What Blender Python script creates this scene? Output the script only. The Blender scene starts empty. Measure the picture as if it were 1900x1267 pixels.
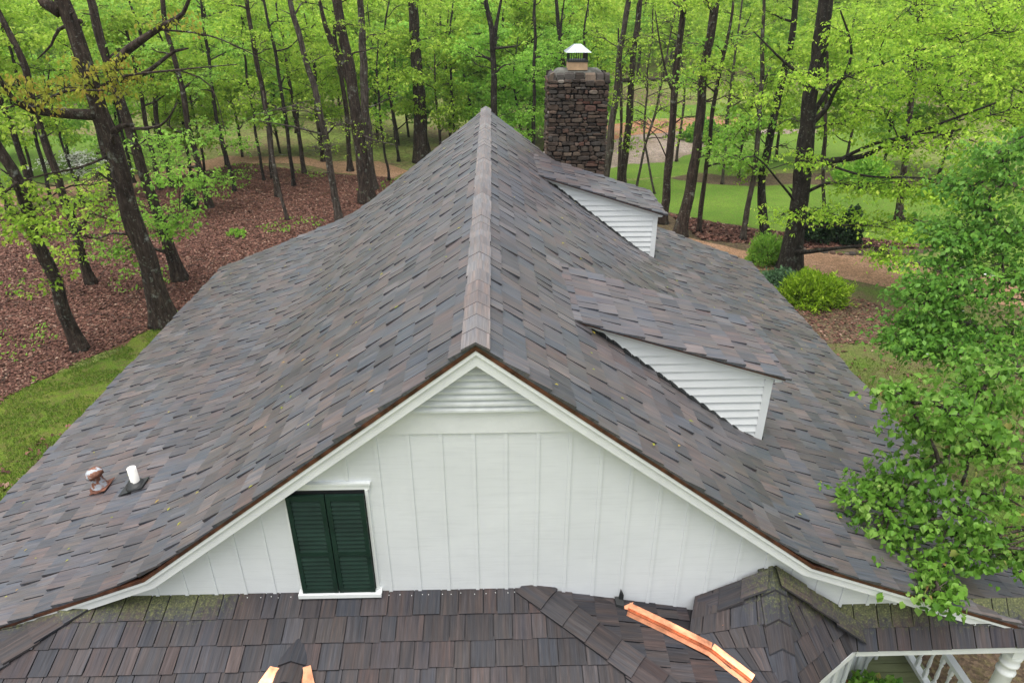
import bpy, math, random
import numpy as np
from mathutils import Vector, Matrix, noise

S = 0.65                      # building units -> metres: scales the whole scene and camera position together
rnd = random.Random(7)
rng = np.random.default_rng(7)
sc = bpy.context.scene
COL = sc.collection

# ------------------------------------------------------------------ camera, world, sun
H = 13.85
PITCH, YAW = math.radians(27.4), math.radians(1.5)
_s, _c = math.sin(PITCH), math.cos(PITCH)
FW = Vector((math.sin(YAW)*_c, math.cos(YAW)*_c, -_s))
UP = Vector((math.sin(YAW)*_s, math.cos(YAW)*_s, _c))
RT = Vector((math.cos(YAW), -math.sin(YAW), 0))
CAM = Vector((0.25, 0, H))
cd = bpy.data.cameras.new('camera')
cd.sensor_fit = 'HORIZONTAL'; cd.sensor_width = 36; cd.lens = 1290/1900*36
cd.clip_start = 0.1; cd.clip_end = 3000
cam = bpy.data.objects.new('camera', cd); COL.objects.link(cam)
M = Matrix((RT, UP, -FW)).transposed().to_4x4(); M.translation = CAM*S
cam.matrix_world = M
sc.camera = cam

SUN_EL, SUN_AZ = math.radians(79), math.radians(225)     # azimuth from +y, clockwise: high, a little behind the camera
w = bpy.data.worlds.new('World'); sc.world = w; w.use_nodes = True
nt = w.node_tree; nt.nodes.clear()
sky = nt.nodes.new('ShaderNodeTexSky'); sky.sky_type = 'NISHITA'; sky.sun_disc = False
sky.sun_elevation = SUN_EL; sky.sun_rotation = SUN_AZ; sky.dust_density = 4.0; sky.air_density = 1.0; sky.ozone_density = 0.6
bg = nt.nodes.new('ShaderNodeBackground'); bg.inputs[1].default_value = 0.15
ow = nt.nodes.new('ShaderNodeOutputWorld')
hs_ = nt.nodes.new('ShaderNodeHueSaturation'); hs_.inputs['Saturation'].default_value = .35      # overcast: the blue is mostly gone
nt.links.new(sky.outputs[0], hs_.inputs['Color']); nt.links.new(hs_.outputs[0], bg.inputs[0]); nt.links.new(bg.outputs[0], ow.inputs[0])
sl = bpy.data.lights.new('sun', 'SUN'); sl.energy = 1.5; sl.angle = math.radians(60); sl.color = (1, .97, .93)
so = bpy.data.objects.new('sun', sl); COL.objects.link(so)
sd = Vector((math.sin(SUN_AZ)*math.cos(SUN_EL), math.cos(SUN_AZ)*math.cos(SUN_EL), math.sin(SUN_EL)))
so.rotation_euler = sd.to_track_quat('Z', 'Y').to_euler(); so.location = (0, 0, 60)
sc.view_settings.view_transform = 'Standard'; sc.view_settings.look = 'None'
sc.view_settings.exposure = 0.92; sc.view_settings.gamma = 1.0
sc.cycles.max_bounces = 8; sc.cycles.diffuse_bounces = 5; sc.cycles.transmission_bounces = 5
sc.cycles.glossy_bounces = 2; sc.cycles.caustics_reflective = False; sc.cycles.caustics_refractive = False

# ------------------------------------------------------------------ placing helpers (photo pixel -> place in the world)
def ray(u, v):
    return FW + RT*((u-950)/1290) + UP*((633.5-v)/1290)
def atY(u, v, Y):
    d = ray(u, v); return CAM + d*(Y/d.y)
def atZ(u, v, Z=0.0):
    d = ray(u, v); return CAM + d*((Z-H)/d.z)

# ------------------------------------------------------------------ materials
def mat(name):
    m = bpy.data.materials.new(name); m.use_nodes = True
    n = m.node_tree.nodes; b = n['Principled BSDF']; return m, n, m.node_tree.links, b
def ramp(n, stops, interp='LINEAR'):
    r = n.new('ShaderNodeValToRGB'); r.color_ramp.interpolation = interp
    e = r.color_ramp.elements
    while len(e) > 1: e.remove(e[-1])
    e[0].position = stops[0][0]; e[0].color = (*stops[0][1], 1)
    for p, c in stops[1:]:
        x = e.new(p); x.color = (*c, 1)
    return r
def noise_tex(n, l, vec, scale, detail=4, rough=.55, sx=None):
    t = n.new('ShaderNodeTexNoise'); t.inputs['Scale'].default_value = scale
    t.inputs['Detail'].default_value = detail; t.inputs['Roughness'].default_value = rough
    if sx:
        mp = n.new('ShaderNodeMapping'); mp.inputs['Scale'].default_value = sx
        l.new(vec, mp.inputs[0]); vec = mp.outputs[0]
    l.new(vec, t.inputs['Vector']); return t
def mix(n, l, mode, fac, a, b):
    m = n.new('ShaderNodeMix'); m.data_type = 'RGBA'; m.blend_type = mode
    for s_, v in ((m.inputs[0], fac), (m.inputs[6], a), (m.inputs[7], b)):
        if hasattr(v, 'links') or hasattr(v, 'is_output'): l.new(v, s_)
        elif isinstance(v, (int, float)): s_.default_value = v
        else: s_.default_value = (*v, 1)
    return m.outputs[2]
def mathn(n, l, op, a, b=None, clamp=False):
    m = n.new('ShaderNodeMath'); m.operation = op; m.use_clamp = clamp
    for i, v in enumerate((a, b)):
        if v is None: continue
        if isinstance(v, (int, float)): m.inputs[i].default_value = v
        else: l.new(v, m.inputs[i])
    return m.outputs[0]
def attr(n, name):
    a = n.new('ShaderNodeAttribute'); a.attribute_name = name; return a

def m_simple(name, col, rough=.6, metal=0, var=.08, scale=6, bump=0, bscale=30, sx=None, spec=.5):
    m, n, l, b = mat(name)
    tc = n.new('ShaderNodeTexCoord')
    t = noise_tex(n, l, tc.outputs['Object'], scale, 5, .6, sx)
    lo = tuple(c*(1-var*1.6) for c in col); hi = tuple(min(1, c*(1+var)) for c in col)
    r = ramp(n, [(.3, lo), (.7, hi)]); l.new(t.outputs[0], r.inputs[0])
    l.new(r.outputs[0], b.inputs['Base Color'])
    b.inputs['Roughness'].default_value = rough; b.inputs['Metallic'].default_value = metal
    b.inputs['Specular IOR Level'].default_value = spec
    if bump:
        t2 = noise_tex(n, l, tc.outputs['Object'], bscale, 5, .6, sx)
        bp = n.new('ShaderNodeBump'); bp.inputs['Strength'].default_value = bump; bp.inputs['Distance'].default_value = .02
        l.new(t2.outputs[0], bp.inputs['Height']); l.new(bp.outputs[0], b.inputs['Normal'])
    return m

def m_shingle(name='shake', tone=(.86, .86, .86), gr=.9, rough=.42, spec=.5):
    m, n, l, b = mat(name)
    uv = n.new('ShaderNodeUVMap'); ti = attr(n, 'tint'); mo = attr(n, 'moss')
    base = ramp(n, [(0, (.064, .060, .062)), (.15, (.080, .087, .100)), (.30, (.106, .095, .091)), (.42, (.072, .066, .068)),
                    (.55, (.108, .092, .088)), (.66, (.088, .092, .104)), (.80, (.104, .080, .076)), (.90, (.124, .120, .124)), (.97, (.132, .104, .097)), (.98, (.19, .175, .17)), (1, (.20, .18, .17))])
    l.new(ti.outputs['Fac'], base.inputs[0])
    g1 = noise_tex(n, l, uv.outputs[0], 1, 5, .65, (24, 1.1, 1))
    g2 = noise_tex(n, l, uv.outputs[0], 1, 3, .6, (11, .7, 1))
    g3 = noise_tex(n, l, uv.outputs[0], 1, 2, .6, (110, 3, 1))
    r2 = ramp(n, [(.30, (.62, .70, .84)), (.42, (.95, 1.0, 1.06)), (.5, (1, 1, 1)), (.60, (1.22, 1.08, 1.0)), (.72, (1.5, 1.4, 1.34))]); l.new(g2.outputs[0], r2.inputs[0])
    c = mix(n, l, 'MULTIPLY', .9, base.outputs[0], r2.outputs[0])
    r1 = ramp(n, [(.28, (.46, .46, .48)), (.45, (.92, .92, .92)), (.56, (1.05, 1.05, 1.05)), (.74, (1.65, 1.62, 1.6))]); l.new(g1.outputs[0], r1.inputs[0])
    c = mix(n, l, 'MULTIPLY', gr, c, r1.outputs[0])
    r3 = ramp(n, [(.35, (.75, .75, .76)), (.65, (1.2, 1.2, 1.2))]); l.new(g3.outputs[0], r3.inputs[0])
    c = mix(n, l, 'MULTIPLY', .7, c, r3.outputs[0])
    # weathering blotches over many shakes
    tc = n.new('ShaderNodeTexCoord')
    wn = noise_tex(n, l, tc.outputs['Object'], .9, 5, .6)
    rw = ramp(n, [(.3, (.86, .86, .87)), (.7, (1.12, 1.11, 1.10))]); l.new(wn.outputs[0], rw.inputs[0])
    c = mix(n, l, 'MULTIPLY', 1, c, rw.outputs[0])
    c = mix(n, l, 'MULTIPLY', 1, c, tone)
    # moss
    mn = noise_tex(n, l, tc.outputs['Object'], 26, 6, .75)
    ms = mathn(n, l, 'ADD', mn.outputs[0], mo.outputs['Fac'])
    mm = ramp(n, [(.80, (0, 0, 0)), (1.0, (1, 1, 1))]); l.new(ms, mm.inputs[0])
    mcn = noise_tex(n, l, tc.outputs['Object'], 60, 4, .7)
    mc = ramp(n, [(.35, (.045, .055, .022)), (.55, (.11, .12, .045)), (.72, (.30, .29, .12))]); l.new(mcn.outputs[0], mc.inputs[0])
    mf = mathn(n, l, 'MULTIPLY', mm.outputs[0], .78)
    c = mix(n, l, 'MIX', mf, c, mc.outputs[0])
    l.new(c, b.inputs['Base Color'])
    b.inputs['Roughness'].default_value = rough; b.inputs['Specular IOR Level'].default_value = spec
    bp = n.new('ShaderNodeBump'); bp.inputs['Strength'].default_value = .55; bp.inputs['Distance'].default_value = .006
    l.new(g1.outputs[0], bp.inputs['Height']); l.new(bp.outputs[0], b.inputs['Normal'])
    return m

def m_bark(name, cols, moss=.5):
    m, n, l, b = mat(name)
    tc = n.new('ShaderNodeTexCoord')
    t = noise_tex(n, l, tc.outputs['Object'], 1, 6, .65, (13, 13, 2.6))
    r = ramp(n, [(.32, cols[0]), (.5, cols[1]), (.68, cols[2])]); l.new(t.outputs[0], r.inputs[0])
    t2 = noise_tex(n, l, tc.outputs['Object'], 3.2, 6, .7)
    k = ramp(n, [(.56, (0, 0, 0)), (.66, (1, 1, 1))]); l.new(t2.outputs[0], k.inputs[0])
    f = mathn(n, l, 'MULTIPLY', k.outputs[0], moss)
    t3 = noise_tex(n, l, tc.outputs['Object'], 9, 3)
    lr = ramp(n, [(.4, (.05, .06, .022)), (.6, (.34, .36, .31))]); l.new(t3.outputs[0], lr.inputs[0])
    c = mix(n, l, 'MIX', f, r.outputs[0], lr.outputs[0])
    t4 = noise_tex(n, l, tc.outputs['Object'], 14, 5, .75)
    fk = ramp(n, [(.60, (0, 0, 0)), (.66, (1, 1, 1))]); l.new(t4.outputs[0], fk.inputs[0])
    f4 = mathn(n, l, 'MULTIPLY', fk.outputs[0], .75)
    c = mix(n, l, 'MIX', f4, c, (.22, .23, .19))
    l.new(c, b.inputs['Base Color']); b.inputs['Roughness'].default_value = .9; b.inputs['Specular IOR Level'].default_value = .2
    bp = n.new('ShaderNodeBump'); bp.inputs['Strength'].default_value = 1.0; bp.inputs['Distance'].default_value = .06
    l.new(t.outputs[0], bp.inputs['Height']); l.new(bp.outputs[0], b.inputs['Normal'])
    return m

def m_leaf(name, stops, trans=.38, rough=.5):
    m, n, l, b = mat(name)
    a = attr(n, 'tint')
    r = ramp(n, stops); l.new(a.outputs['Fac'], r.inputs[0])
    oi = n.new('ShaderNodeObjectInfo')
    hs = n.new('ShaderNodeHueSaturation')
    hs.inputs['Saturation'].default_value = 1.0
    v = mathn(n, l, 'MULTIPLY', oi.outputs['Random'], .3); v = mathn(n, l, 'ADD', v, .85)
    l.new(v, hs.inputs['Value']); l.new(r.outputs[0], hs.inputs['Color'])
    l.new(hs.outputs[0], b.inputs['Base Color'])
    b.inputs['Roughness'].default_value = rough; b.inputs['Specular IOR Level'].default_value = .2
    tr = n.new('ShaderNodeBsdfTranslucent')
    g = n.new('ShaderNodeGamma'); g.inputs[1].default_value = .85
    l.new(hs.outputs[0], g.inputs[0]); l.new(g.outputs[0], tr.inputs[0])
    ms = n.new('ShaderNodeMixShader'); ms.inputs[0].default_value = trans
    out = n['Material Output']
    l.new(b.outputs[0], ms.inputs[1]); l.new(tr.outputs[0], ms.inputs[2]); l.new(ms.outputs[0], out.inputs[0])
    return m

def m_ground(name, c1, c2, c3, s1=.35, s2=9, s3=45, bump=.6, lim=(.4, .6)):
    m, n, l, b = mat(name)
    tc = n.new('ShaderNodeTexCoord'); P = tc.outputs['Object']
    a = noise_tex(n, l, P, s1, 6, .65); f = noise_tex(n, l, P, s2, 5, .7)
    vo = n.new('ShaderNodeTexVoronoi'); vo.inputs['Scale'].default_value = s3; l.new(P, vo.inputs['Vector'])
    ra = ramp(n, [(lim[0], c1), (lim[1], c2)]); l.new(a.outputs[0], ra.inputs[0])
    rf = ramp(n, [(.45, (0, 0, 0)), (.6, (1, 1, 1))]); l.new(f.outputs[0], rf.inputs[0])
    k = mathn(n, l, 'MULTIPLY', rf.outputs[0], .55)
    c = mix(n, l, 'MIX', k, ra.outputs[0], c3)
    sep = n.new('ShaderNodeSeparateColor'); l.new(vo.outputs['Color'], sep.inputs[0])
    rv = ramp(n, [(0, (.55, .55, .55)), (1, (1.5, 1.45, 1.4))]); l.new(sep.outputs[0], rv.inputs[0])
    c = mix(n, l, 'MULTIPLY', .85, c, rv.outputs[0])
    l.new(c, b.inputs['Base Color']); b.inputs['Roughness'].default_value = .95; b.inputs['Specular IOR Level'].default_value = .1
    bp = n.new('ShaderNodeBump'); bp.inputs['Strength'].default_value = bump; bp.inputs['Distance'].default_value = .03
    l.new(vo.outputs['Distance'], bp.inputs['Height']); l.new(bp.outputs[0], b.inputs['Normal'])
    return m

def m_siding():
    m, n, l, b = mat('painted_siding')
    tc = n.new('ShaderNodeTexCoord'); P = tc.outputs['Object']
    g = noise_tex(n, l, P, 1, 5, .6, (2.5, 2.5, 45))
    bl = noise_tex(n, l, P, 1.3, 4, .6)
    r = ramp(n, [(.3, (.68, .70, .70)), (.7, (.76, .78, .78))]); l.new(bl.outputs[0], r.inputs[0])
    rg = ramp(n, [(.3, (.94, .94, .94)), (.5, (1, 1, 1))]); l.new(g.outputs[0], rg.inputs[0])
    c = mix(n, l, 'MULTIPLY', 1, r.outputs[0], rg.outputs[0])
    d = noise_tex(n, l, P, 1, 6, .75, (9, 9, 2.5)); rd = ramp(n, [(.70, (0, 0, 0)), (.82, (1, 1, 1))]); l.new(d.outputs[0], rd.inputs[0])
    k = mathn(n, l, 'MULTIPLY', rd.outputs[0], .55)
    c = mix(n, l, 'MIX', k, c, (.42, .42, .36))
    l.new(c, b.inputs['Base Color']); b.inputs['Roughness'].default_value = .5
    bp = n.new('ShaderNodeBump'); bp.inputs['Strength'].default_value = .35; bp.inputs['Distance'].default_value = .004
    l.new(g.outputs[0], bp.inputs['Height']); l.new(bp.outputs[0], b.inputs['Normal'])
    return m

def m_tinted(name, stops, rough=.85, bump=.5, bscale=18, nscale=7):
    m, n, l, b = mat(name)
    a = attr(n, 'tint'); r = ramp(n, stops); l.new(a.outputs['Fac'], r.inputs[0])
    tc = n.new('ShaderNodeTexCoord'); t = noise_tex(n, l, tc.outputs['Object'], nscale, 6, .7)
    rr = ramp(n, [(.3, (.5, .5, .5)), (.7, (1.4, 1.4, 1.4))]); l.new(t.outputs[0], rr.inputs[0])
    c = mix(n, l, 'MULTIPLY', .8, r.outputs[0], rr.outputs[0])
    l.new(c, b.inputs['Base Color']); b.inputs['Roughness'].default_value = rough; b.inputs['Specular IOR Level'].default_value = .3
    t2 = noise_tex(n, l, tc.outputs['Object'], bscale, 6, .7)
    bp = n.new('ShaderNodeBump'); bp.inputs['Strength'].default_value = bump; bp.inputs['Distance'].default_value = .03
    l.new(t2.outputs[0], bp.inputs['Height']); l.new(bp.outputs[0], b.inputs['Normal'])
    return m

MS = m_shingle()
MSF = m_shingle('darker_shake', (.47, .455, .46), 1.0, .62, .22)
MSD = m_siding()
MW = m_simple('white_paint', (.75, .765, .755), .45, var=.05, scale=2.5, bump=.15, bscale=20, sx=(1, 1, 1))
MWB = m_simple('bright_white_paint', (.80, .82, .80), .45, var=.04, scale=2)
MDECKB = m_simple('underlay', (.018, .017, .017), .9)
MRUST = m_simple('oxidised_copper', (.105, .040, .022), .5, .3, var=.5, scale=9)
MCOP = m_simple('bright_copper', (.64, .28, .155), .40, .85, var=.4, scale=5, bump=.3, bscale=8)
MGREEN = m_simple('dark_green_paint', (.010, .030, .020), .55, var=.25, scale=3, spec=.2)
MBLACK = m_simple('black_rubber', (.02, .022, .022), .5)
MGALV = m_simple('galvanised_steel', (.30, .33, .35), .45, .5, var=.2, scale=9)
MRST = m_simple('rusty_steel', (.15, .058, .034), .8, .1, var=.5, scale=12)
def m_mottle():
    m, n, l, b = mat('rust_eaten_steel'); tc = n.new('ShaderNodeTexCoord')
    t = noise_tex(n, l, tc.outputs['Object'], 11, 5, .65)
    r = ramp(n, [(.40, (.13, .052, .030)), (.50, (.24, .10, .055)), (.54, (.34, .37, .40)), (.7, (.42, .45, .48))]); l.new(t.outputs[0], r.inputs[0])
    l.new(r.outputs[0], b.inputs['Base Color']); b.inputs['Roughness'].default_value = .7; return m
MRUSTY = m_mottle()
MPVC = m_simple('white_plastic', (.80, .78, .72), .4, var=.05)
MSOF = m_simple('soffit_paint', (.62, .645, .62), .5)
MPDECK = m_simple('mossy_deck_paint', (.19, .21, .095), .7, var=.25, scale=3, bump=.2, sx=(.4, 2, 1))
MCLAY = m_simple('flue_clay', (.50, .33, .19), .8, var=.2, scale=5)
MCONC = m_simple('weathered_mortar', (.10, .10, .085), .95, var=.6, scale=3.5, bump=.8, bscale=9)
MMORT = m_simple('dark_mortar', (.018, .015, .013), .95)
MSTONE = m_tinted('field_stone', [(0, (.026, .019, .014)), (.25, (.075, .052, .037)), (.45, (.052, .046, .040)), (.62, (.125, .092, .066)),
                                  (.80, (.10, .045, .032)), (.90, (.17, .14, .11)), (1, (.50, .45, .39))])
MB1 = m_bark('dark_bark', [(.010, .007, .005), (.036, .025, .018), (.085, .062, .047)], .6)
MB2 = m_bark('grey_bark', [(.020, .016, .012), (.060, .047, .037), (.13, .108, .088)], .75)
MB3 = m_bark('wet_black_bark', [(.008, .007, .006), (.022, .017, .013), (.055, .045, .036)], .35)
MLF = m_leaf('spring_leaves', [(0, (.13, .27, .02)), (.4, (.27, .46, .035)), (.8, (.43, .62, .06)), (1, (.56, .64, .12))], .52)
MLG = m_leaf('fresh_green_leaves', [(0, (.13, .31, .03)), (.5, (.25, .50, .055)), (1, (.38, .60, .09))], .54)
MLN = m_leaf('redbud_leaves', [(0, (.07, .19, .025)), (.55, (.18, .38, .045)), (.93, (.32, .52, .11)), (.965, (.42, .28, .10)), (1, (.38, .18, .09))], .45, .38)
MLD = m_leaf('deep_green_leaves', [(0, (.06, .17, .022)), (.6, (.135, .31, .04)), (1, (.24, .44, .06))], .45, .4)
MLY = m_leaf('catkin_yellow_leaves', [(0, (.26, .34, .03)), (.6, (.46, .46, .05)), (1, (.50, .30, .06))], .5)
MLB = m_leaf('blossom', [(0, (.6, .62, .55)), (1, (.85, .87, .80))])
MSH = m_leaf('chartreuse_needles', [(0, (.14, .26, .01)), (.6, (.28, .46, .02)), (1, (.42, .58, .05))])
MDS = m_leaf('evergreen_leaves', [(0, (.012, .035, .014)), (.7, (.03, .07, .025)), (1, (.07, .12, .04))], .15)
MBG = m_leaf('blue_green_leaves', [(0, (.05, .11, .05)), (1, (.13, .24, .11))], .25)
MLIT = m_ground('leaf_litter', (.062, .030, .021), (.135, .063, .044), (.115, .075, .048), .35, 5, 26)
MLAWN = m_ground('lawn_grass', (.085, .175, .02), (.125, .22, .028), (.12, .14, .045), .3, 6, 55, .5)
MMOSSG = m_ground('mossy_lawn', (.06, .11, .012), (.10, .14, .018), (.10, .075, .035), .45, 5, 50, .5)
MPATCH = m_ground('patchy_grass', (.115, .085, .05), (.08, .135, .022), (.08, .12, .025), .55, 5, 40, .5)
MPATH = m_ground('pea_gravel', (.25, .150, .09), (.33, .205, .135), (.17, .11, .06), .5, 6, 26, .5)
MSOIL = m_ground('bark_mulch', (.070, .048, .034), (.11, .080, .055), (.12, .11, .045), .5, 8, 20, .7)
MCLAYG = m_ground('red_clay', (.30, .13, .065), (.26, .16, .10), (.20, .16, .09), .6, 5, 20, .4)
MDRV = m_ground('worn_gravel_drive', (.19, .145, .12), (.27, .22, .195), (.15, .14, .07), .3, 4, 15, .4)
MFORG = m_ground('woodland_floor', (.13, .09, .055), (.16, .20, .05), (.12, .19, .045), .12, 3, 9)
MBLADE = m_leaf('grass_blades', [(0, (.06, .12, .01)), (.7, (.12, .21, .02)), (1, (.22, .23, .06))], .3, .6)
MFALL = m_tinted('dead_leaves', [(0, (.050, .021, .014)), (.5, (.125, .053, .036)), (.9, (.19, .090, .062)), (1, (.32, .22, .16))], .8, .1)

# ------------------------------------------------------------------ mesh building
ORG = {}
class MBd:
    def __init__(s): s.v = []; s.f = []; s.t = []; s.uv = []; s.moss = []; s.arr = []
    def poly(s, pts, tint=.5, uv=None, moss=None):
        i = len(s.v); s.v += [tuple(p) for p in pts]; s.f.append(tuple(range(i, i+len(pts)))); s.t.append(tint)
        s.uv.append(uv or [(0, 0)]*len(pts)); s.moss += (moss or [0]*len(pts))
    def box(s, a, b, tint=.5):
        x0, y0, z0 = a; x1, y1, z1 = b
        P = [(x0,y0,z0),(x1,y0,z0),(x1,y1,z0),(x0,y1,z0),(x0,y0,z1),(x1,y0,z1),(x1,y1,z1),(x0,y1,z1)]
        s.hexa(P, tint)
    def hexa(s, P, tint=.5):
        for q in ((3,2,1,0),(4,5,6,7),(0,1,5,4),(1,2,6,5),(2,3,7,6),(3,0,4,7)): s.poly([P[k] for k in q], tint)
    def prism(s, pts, d, tint=.5):                        # pts: planar polygon, d: extrusion vector
        d = Vector(d); A = [Vector(p) for p in pts]; B = [p+d for p in A]; n = len(A)
        s.poly(A, tint); s.poly(B[::-1], tint)
        for i in range(n): j = (i+1) % n; s.poly([A[j], A[i], B[i], B[j]], tint)
    def tube(s, path, rad, seg=10, tint=.5, rough=0, cap=True, sd=0):
        path = [Vector(p) for p in path]; base = len(s.v); n = len(path)
        prev = None
        for i, p in enumerate(path):
            d = (path[min(i+1, n-1)]-path[max(i-1, 0)]).normalized()
            if prev is None:
                a = d.orthogonal().normalized()
            else:
                a = (prev - d*prev.dot(d)).normalized()
            prev = a; b_ = d.cross(a)
            for k in range(seg):
                an = 2*math.pi*k/seg; r = rad[i]
                if rough:
                    r *= 1+rough*noise.noise(Vector((math.cos(an)*1.6+sd, math.sin(an)*1.6, i*.35)))
                s.v.append(tuple(p+(a*math.cos(an)+b_*math.sin(an))*r)); s.moss.append(0)
        for i in range(n-1):
            for k in range(seg):
                q = base+i*seg; k2 = (k+1) % seg
                s.f.append((q+k, q+k2, q+seg+k2, q+seg+k)); s.t.append(tint); s.uv.append([(0, 0)]*4)
        if cap:
            s.f.append(tuple(base+k for k in range(seg))[::-1]); s.t.append(tint); s.uv.append([(0, 0)]*seg)
            s.f.append(tuple(base+(n-1)*seg+k for k in range(seg))); s.t.append(tint); s.uv.append([(0, 0)]*seg)
    def lathe(s, c, prof, seg=20, tint=.5, axis=None):
        c = Vector(c); Q = Vector(axis).normalized().to_track_quat('Z', 'Y') if axis else None
        base = len(s.v); n = len(prof)
        for r, z in prof:
            for k in range(seg):
                an = 2*math.pi*k/seg; q = Vector((r*math.cos(an), r*math.sin(an), z))
                if Q: q = Q @ q
                s.v.append(tuple(c+q)); s.moss.append(0)
        for i in range(n-1):
            for k in range(seg):
                q = base+i*seg; k2 = (k+1) % seg
                s.f.append((q+k, q+k2, q+seg+k2, q+seg+k)); s.t.append(tint); s.uv.append([(0, 0)]*4)
    def leaves(s, C, A, B, size, tint, fold=.15):           # C centre, A length dir, B width dir
        s.arr.append((C, A, B, size, tint, fold))
    def build(s, name, m, parent=None, smooth=False, org=None, shape='quad'):
        o_ = ORG.get(parent.name, Vector((0,0,0))) if parent else (Vector(org) if org else Vector((0,0,0)))
        me = bpy.data.meshes.new(name)
        V = np.array(s.v, dtype=np.float64).reshape(-1, 3)
        flat = [i for f in s.f for i in f]; tot = [len(f) for f in s.f]; T = list(s.t)
        Vs = [V]; fl = [np.array(flat, dtype=np.int64)]; tt = [np.array(tot, dtype=np.int64)]; TT = [np.array(T, dtype=np.float32)]
        nv = len(V)
        for (C, A, B, size, tint, fold) in s.arr:
            n = len(C); N = np.cross(A, B); sz = size[:, None]
            if shape == 'heart':
                W = B*sz*.5; L = A*sz*.5; dn = N*sz*fold
                pts = [C-L*.75, C-L+W*.55+dn*.6, C-L*.2+W*1.0+dn, C+L*.55+W*.5+dn*.3, C+L*1.15-dn*1.4, C+L*.55-W*.5+dn*.3, C-L*.2-W*1.0+dn, C-L-W*.55+dn*.6]
            elif shape == 'long':
                pts = [C-A*sz*.7, C+B*sz*.16, C+A*sz*.7+N*sz*fold, C-B*sz*.16]
            else:
                pts = [C-A*sz*.6, C+B*sz*.36+N*sz*fold, C+A*sz*.6, C-B*sz*.36+N*sz*fold]
            k = len(pts); P = np.stack(pts, 1).reshape(-1, 3)
            if k == 8:
                idx = (np.arange(n)*8)[:, None]+nv
                F = np.concatenate([idx+np.array([[0,1,2,3,4]]), idx+np.array([[4,5,6,7,0]])], 1).reshape(-1)
                fl.append(F); tt.append(np.full(2*n, 5)); TT.append(np.repeat(tint, 2).astype(np.float32))
            else:
                fl.append(np.arange(n*4)+nv); tt.append(np.full(n, 4)); TT.append(tint.astype(np.float32))
            Vs.append(P); nv += len(P)
        V = (np.concatenate(Vs)-np.array(o_)[None])*S
        fl = np.concatenate(fl); tt = np.concatenate(tt); TT = np.concatenate(TT)
        me.vertices.add(len(V)); me.vertices.foreach_set('co', V.astype(np.float32).ravel())
        me.loops.add(len(fl)); me.loops.foreach_set('vertex_index', fl.astype(np.int32))
        me.polygons.add(len(tt)); st = np.zeros(len(tt), dtype=np.int32); st[1:] = np.cumsum(tt)[:-1]
        me.polygons.foreach_set('loop_start', st); me.polygons.foreach_set('loop_total', tt.astype(np.int32))
        a = me.attributes.new('tint', 'FLOAT', 'FACE'); a.data.foreach_set('value', TT)
        if any(s.moss):
            mm = np.zeros(len(V), dtype=np.float32); mm[:len(s.moss)] = s.moss
            a = me.attributes.new('moss', 'FLOAT', 'POINT'); a.data.foreach_set('value', mm)
        if s.uv and any(u != (0, 0) for f in s.uv[:50] for u in f):
            U = np.array([c for f in s.uv for c in f], dtype=np.float32)
            lay = me.uv_layers.new(name='UVMap')
            full = np.zeros((len(fl), 2), dtype=np.float32); full[:len(U)] = U
            lay.data.foreach_set('uv', full.ravel())
        me.update(calc_edges=True); me.validate()
        if smooth: me.polygons.foreach_set('use_smooth', [True]*len(me.polygons))
        me.materials.append(m)
        o = bpy.data.objects.new(name, me); COL.objects.link(o)
        if parent: o.parent = parent
        else: o.location = o_*S
        ORG[o.name] = o_
        return o

def thing(name, label, cat, loc=(0,0,0), group=None):
    o = bpy.data.objects.new(name, None); COL.objects.link(o); o.empty_display_size = .3
    o.location = Vector(loc)*S; ORG[o.name] = Vector(loc)
    o['label'] = label; o['category'] = cat
    if group: o['group'] = group
    return o
def tag(o, label=None, cat=None, group=None, kind=None):
    for k, v in (('label', label), ('category', cat), ('group', group), ('kind', kind)):
        if v: o[k] = v
    return o

# ------------------------------------------------------------------ the house
RZ, KX, KZ, EX, EZ = 9.88, 5.0, 6.07, 10.3, 4.0
YF, YB, YW = 7.6, 25.5, 7.85
SL1 = (RZ-KZ)/KX; SL2 = (KZ-EZ)/(EX-KX)
house = thing('house', 'white board and batten house with wide flared shake roof, two shed dormers and stone chimney', 'house', (0, 16, 0))

def roof_z(x):
    x = abs(x); return RZ-SL1*x if x < KX else KZ-SL2*(x-KX)
# rounded slope profile, by arc length
PR = []
for i in range(0, 261):
    x = i*EX/260*1.004
    k = 0
    zz = roof_z(x)
    d = (x-KX)/.75
    if abs(d) < 1: zz += .75*(SL1-SL2)*.25*(1-abs(d))**2
    PR.append((x, zz))
AL = [0.0]
for a, b in zip(PR, PR[1:]): AL.append(AL[-1]+math.hypot(b[0]-a[0], b[1]-a[1]))
LTOT = AL[-1]
def prof(v):
    v = max(0, min(LTOT-1e-4, v)); lo = int(np.searchsorted(AL, v, 'right'))-1
    f = (v-AL[lo])/(AL[lo+1]-AL[lo]); a, b = PR[lo], PR[lo+1]
    tx, tz = b[0]-a[0], b[1]-a[1]; L = math.hypot(tx, tz)
    return a[0]+tx*f, a[1]+tz*f, -tz/L, tx/L                # x, z, normal x, normal z
def sagy(y): return .035*math.sin(y*.9)+.02*math.sin(y*2.3+1)
def main_map(sgn):
    def f(u, v, h):
        x, z, nx, nz = prof(v); return (sgn*(x+nx*h), u, z+nz*h)
    return f
def plane_map(O, U, V):
    O, U, V = Vector(O), Vector(U).normalized(), Vector(V).normalized(); N = U.cross(V)
    if N.z < 0: N = -N
    return lambda u, v, h: tuple(O+U*u+V*v+N*h)

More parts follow.
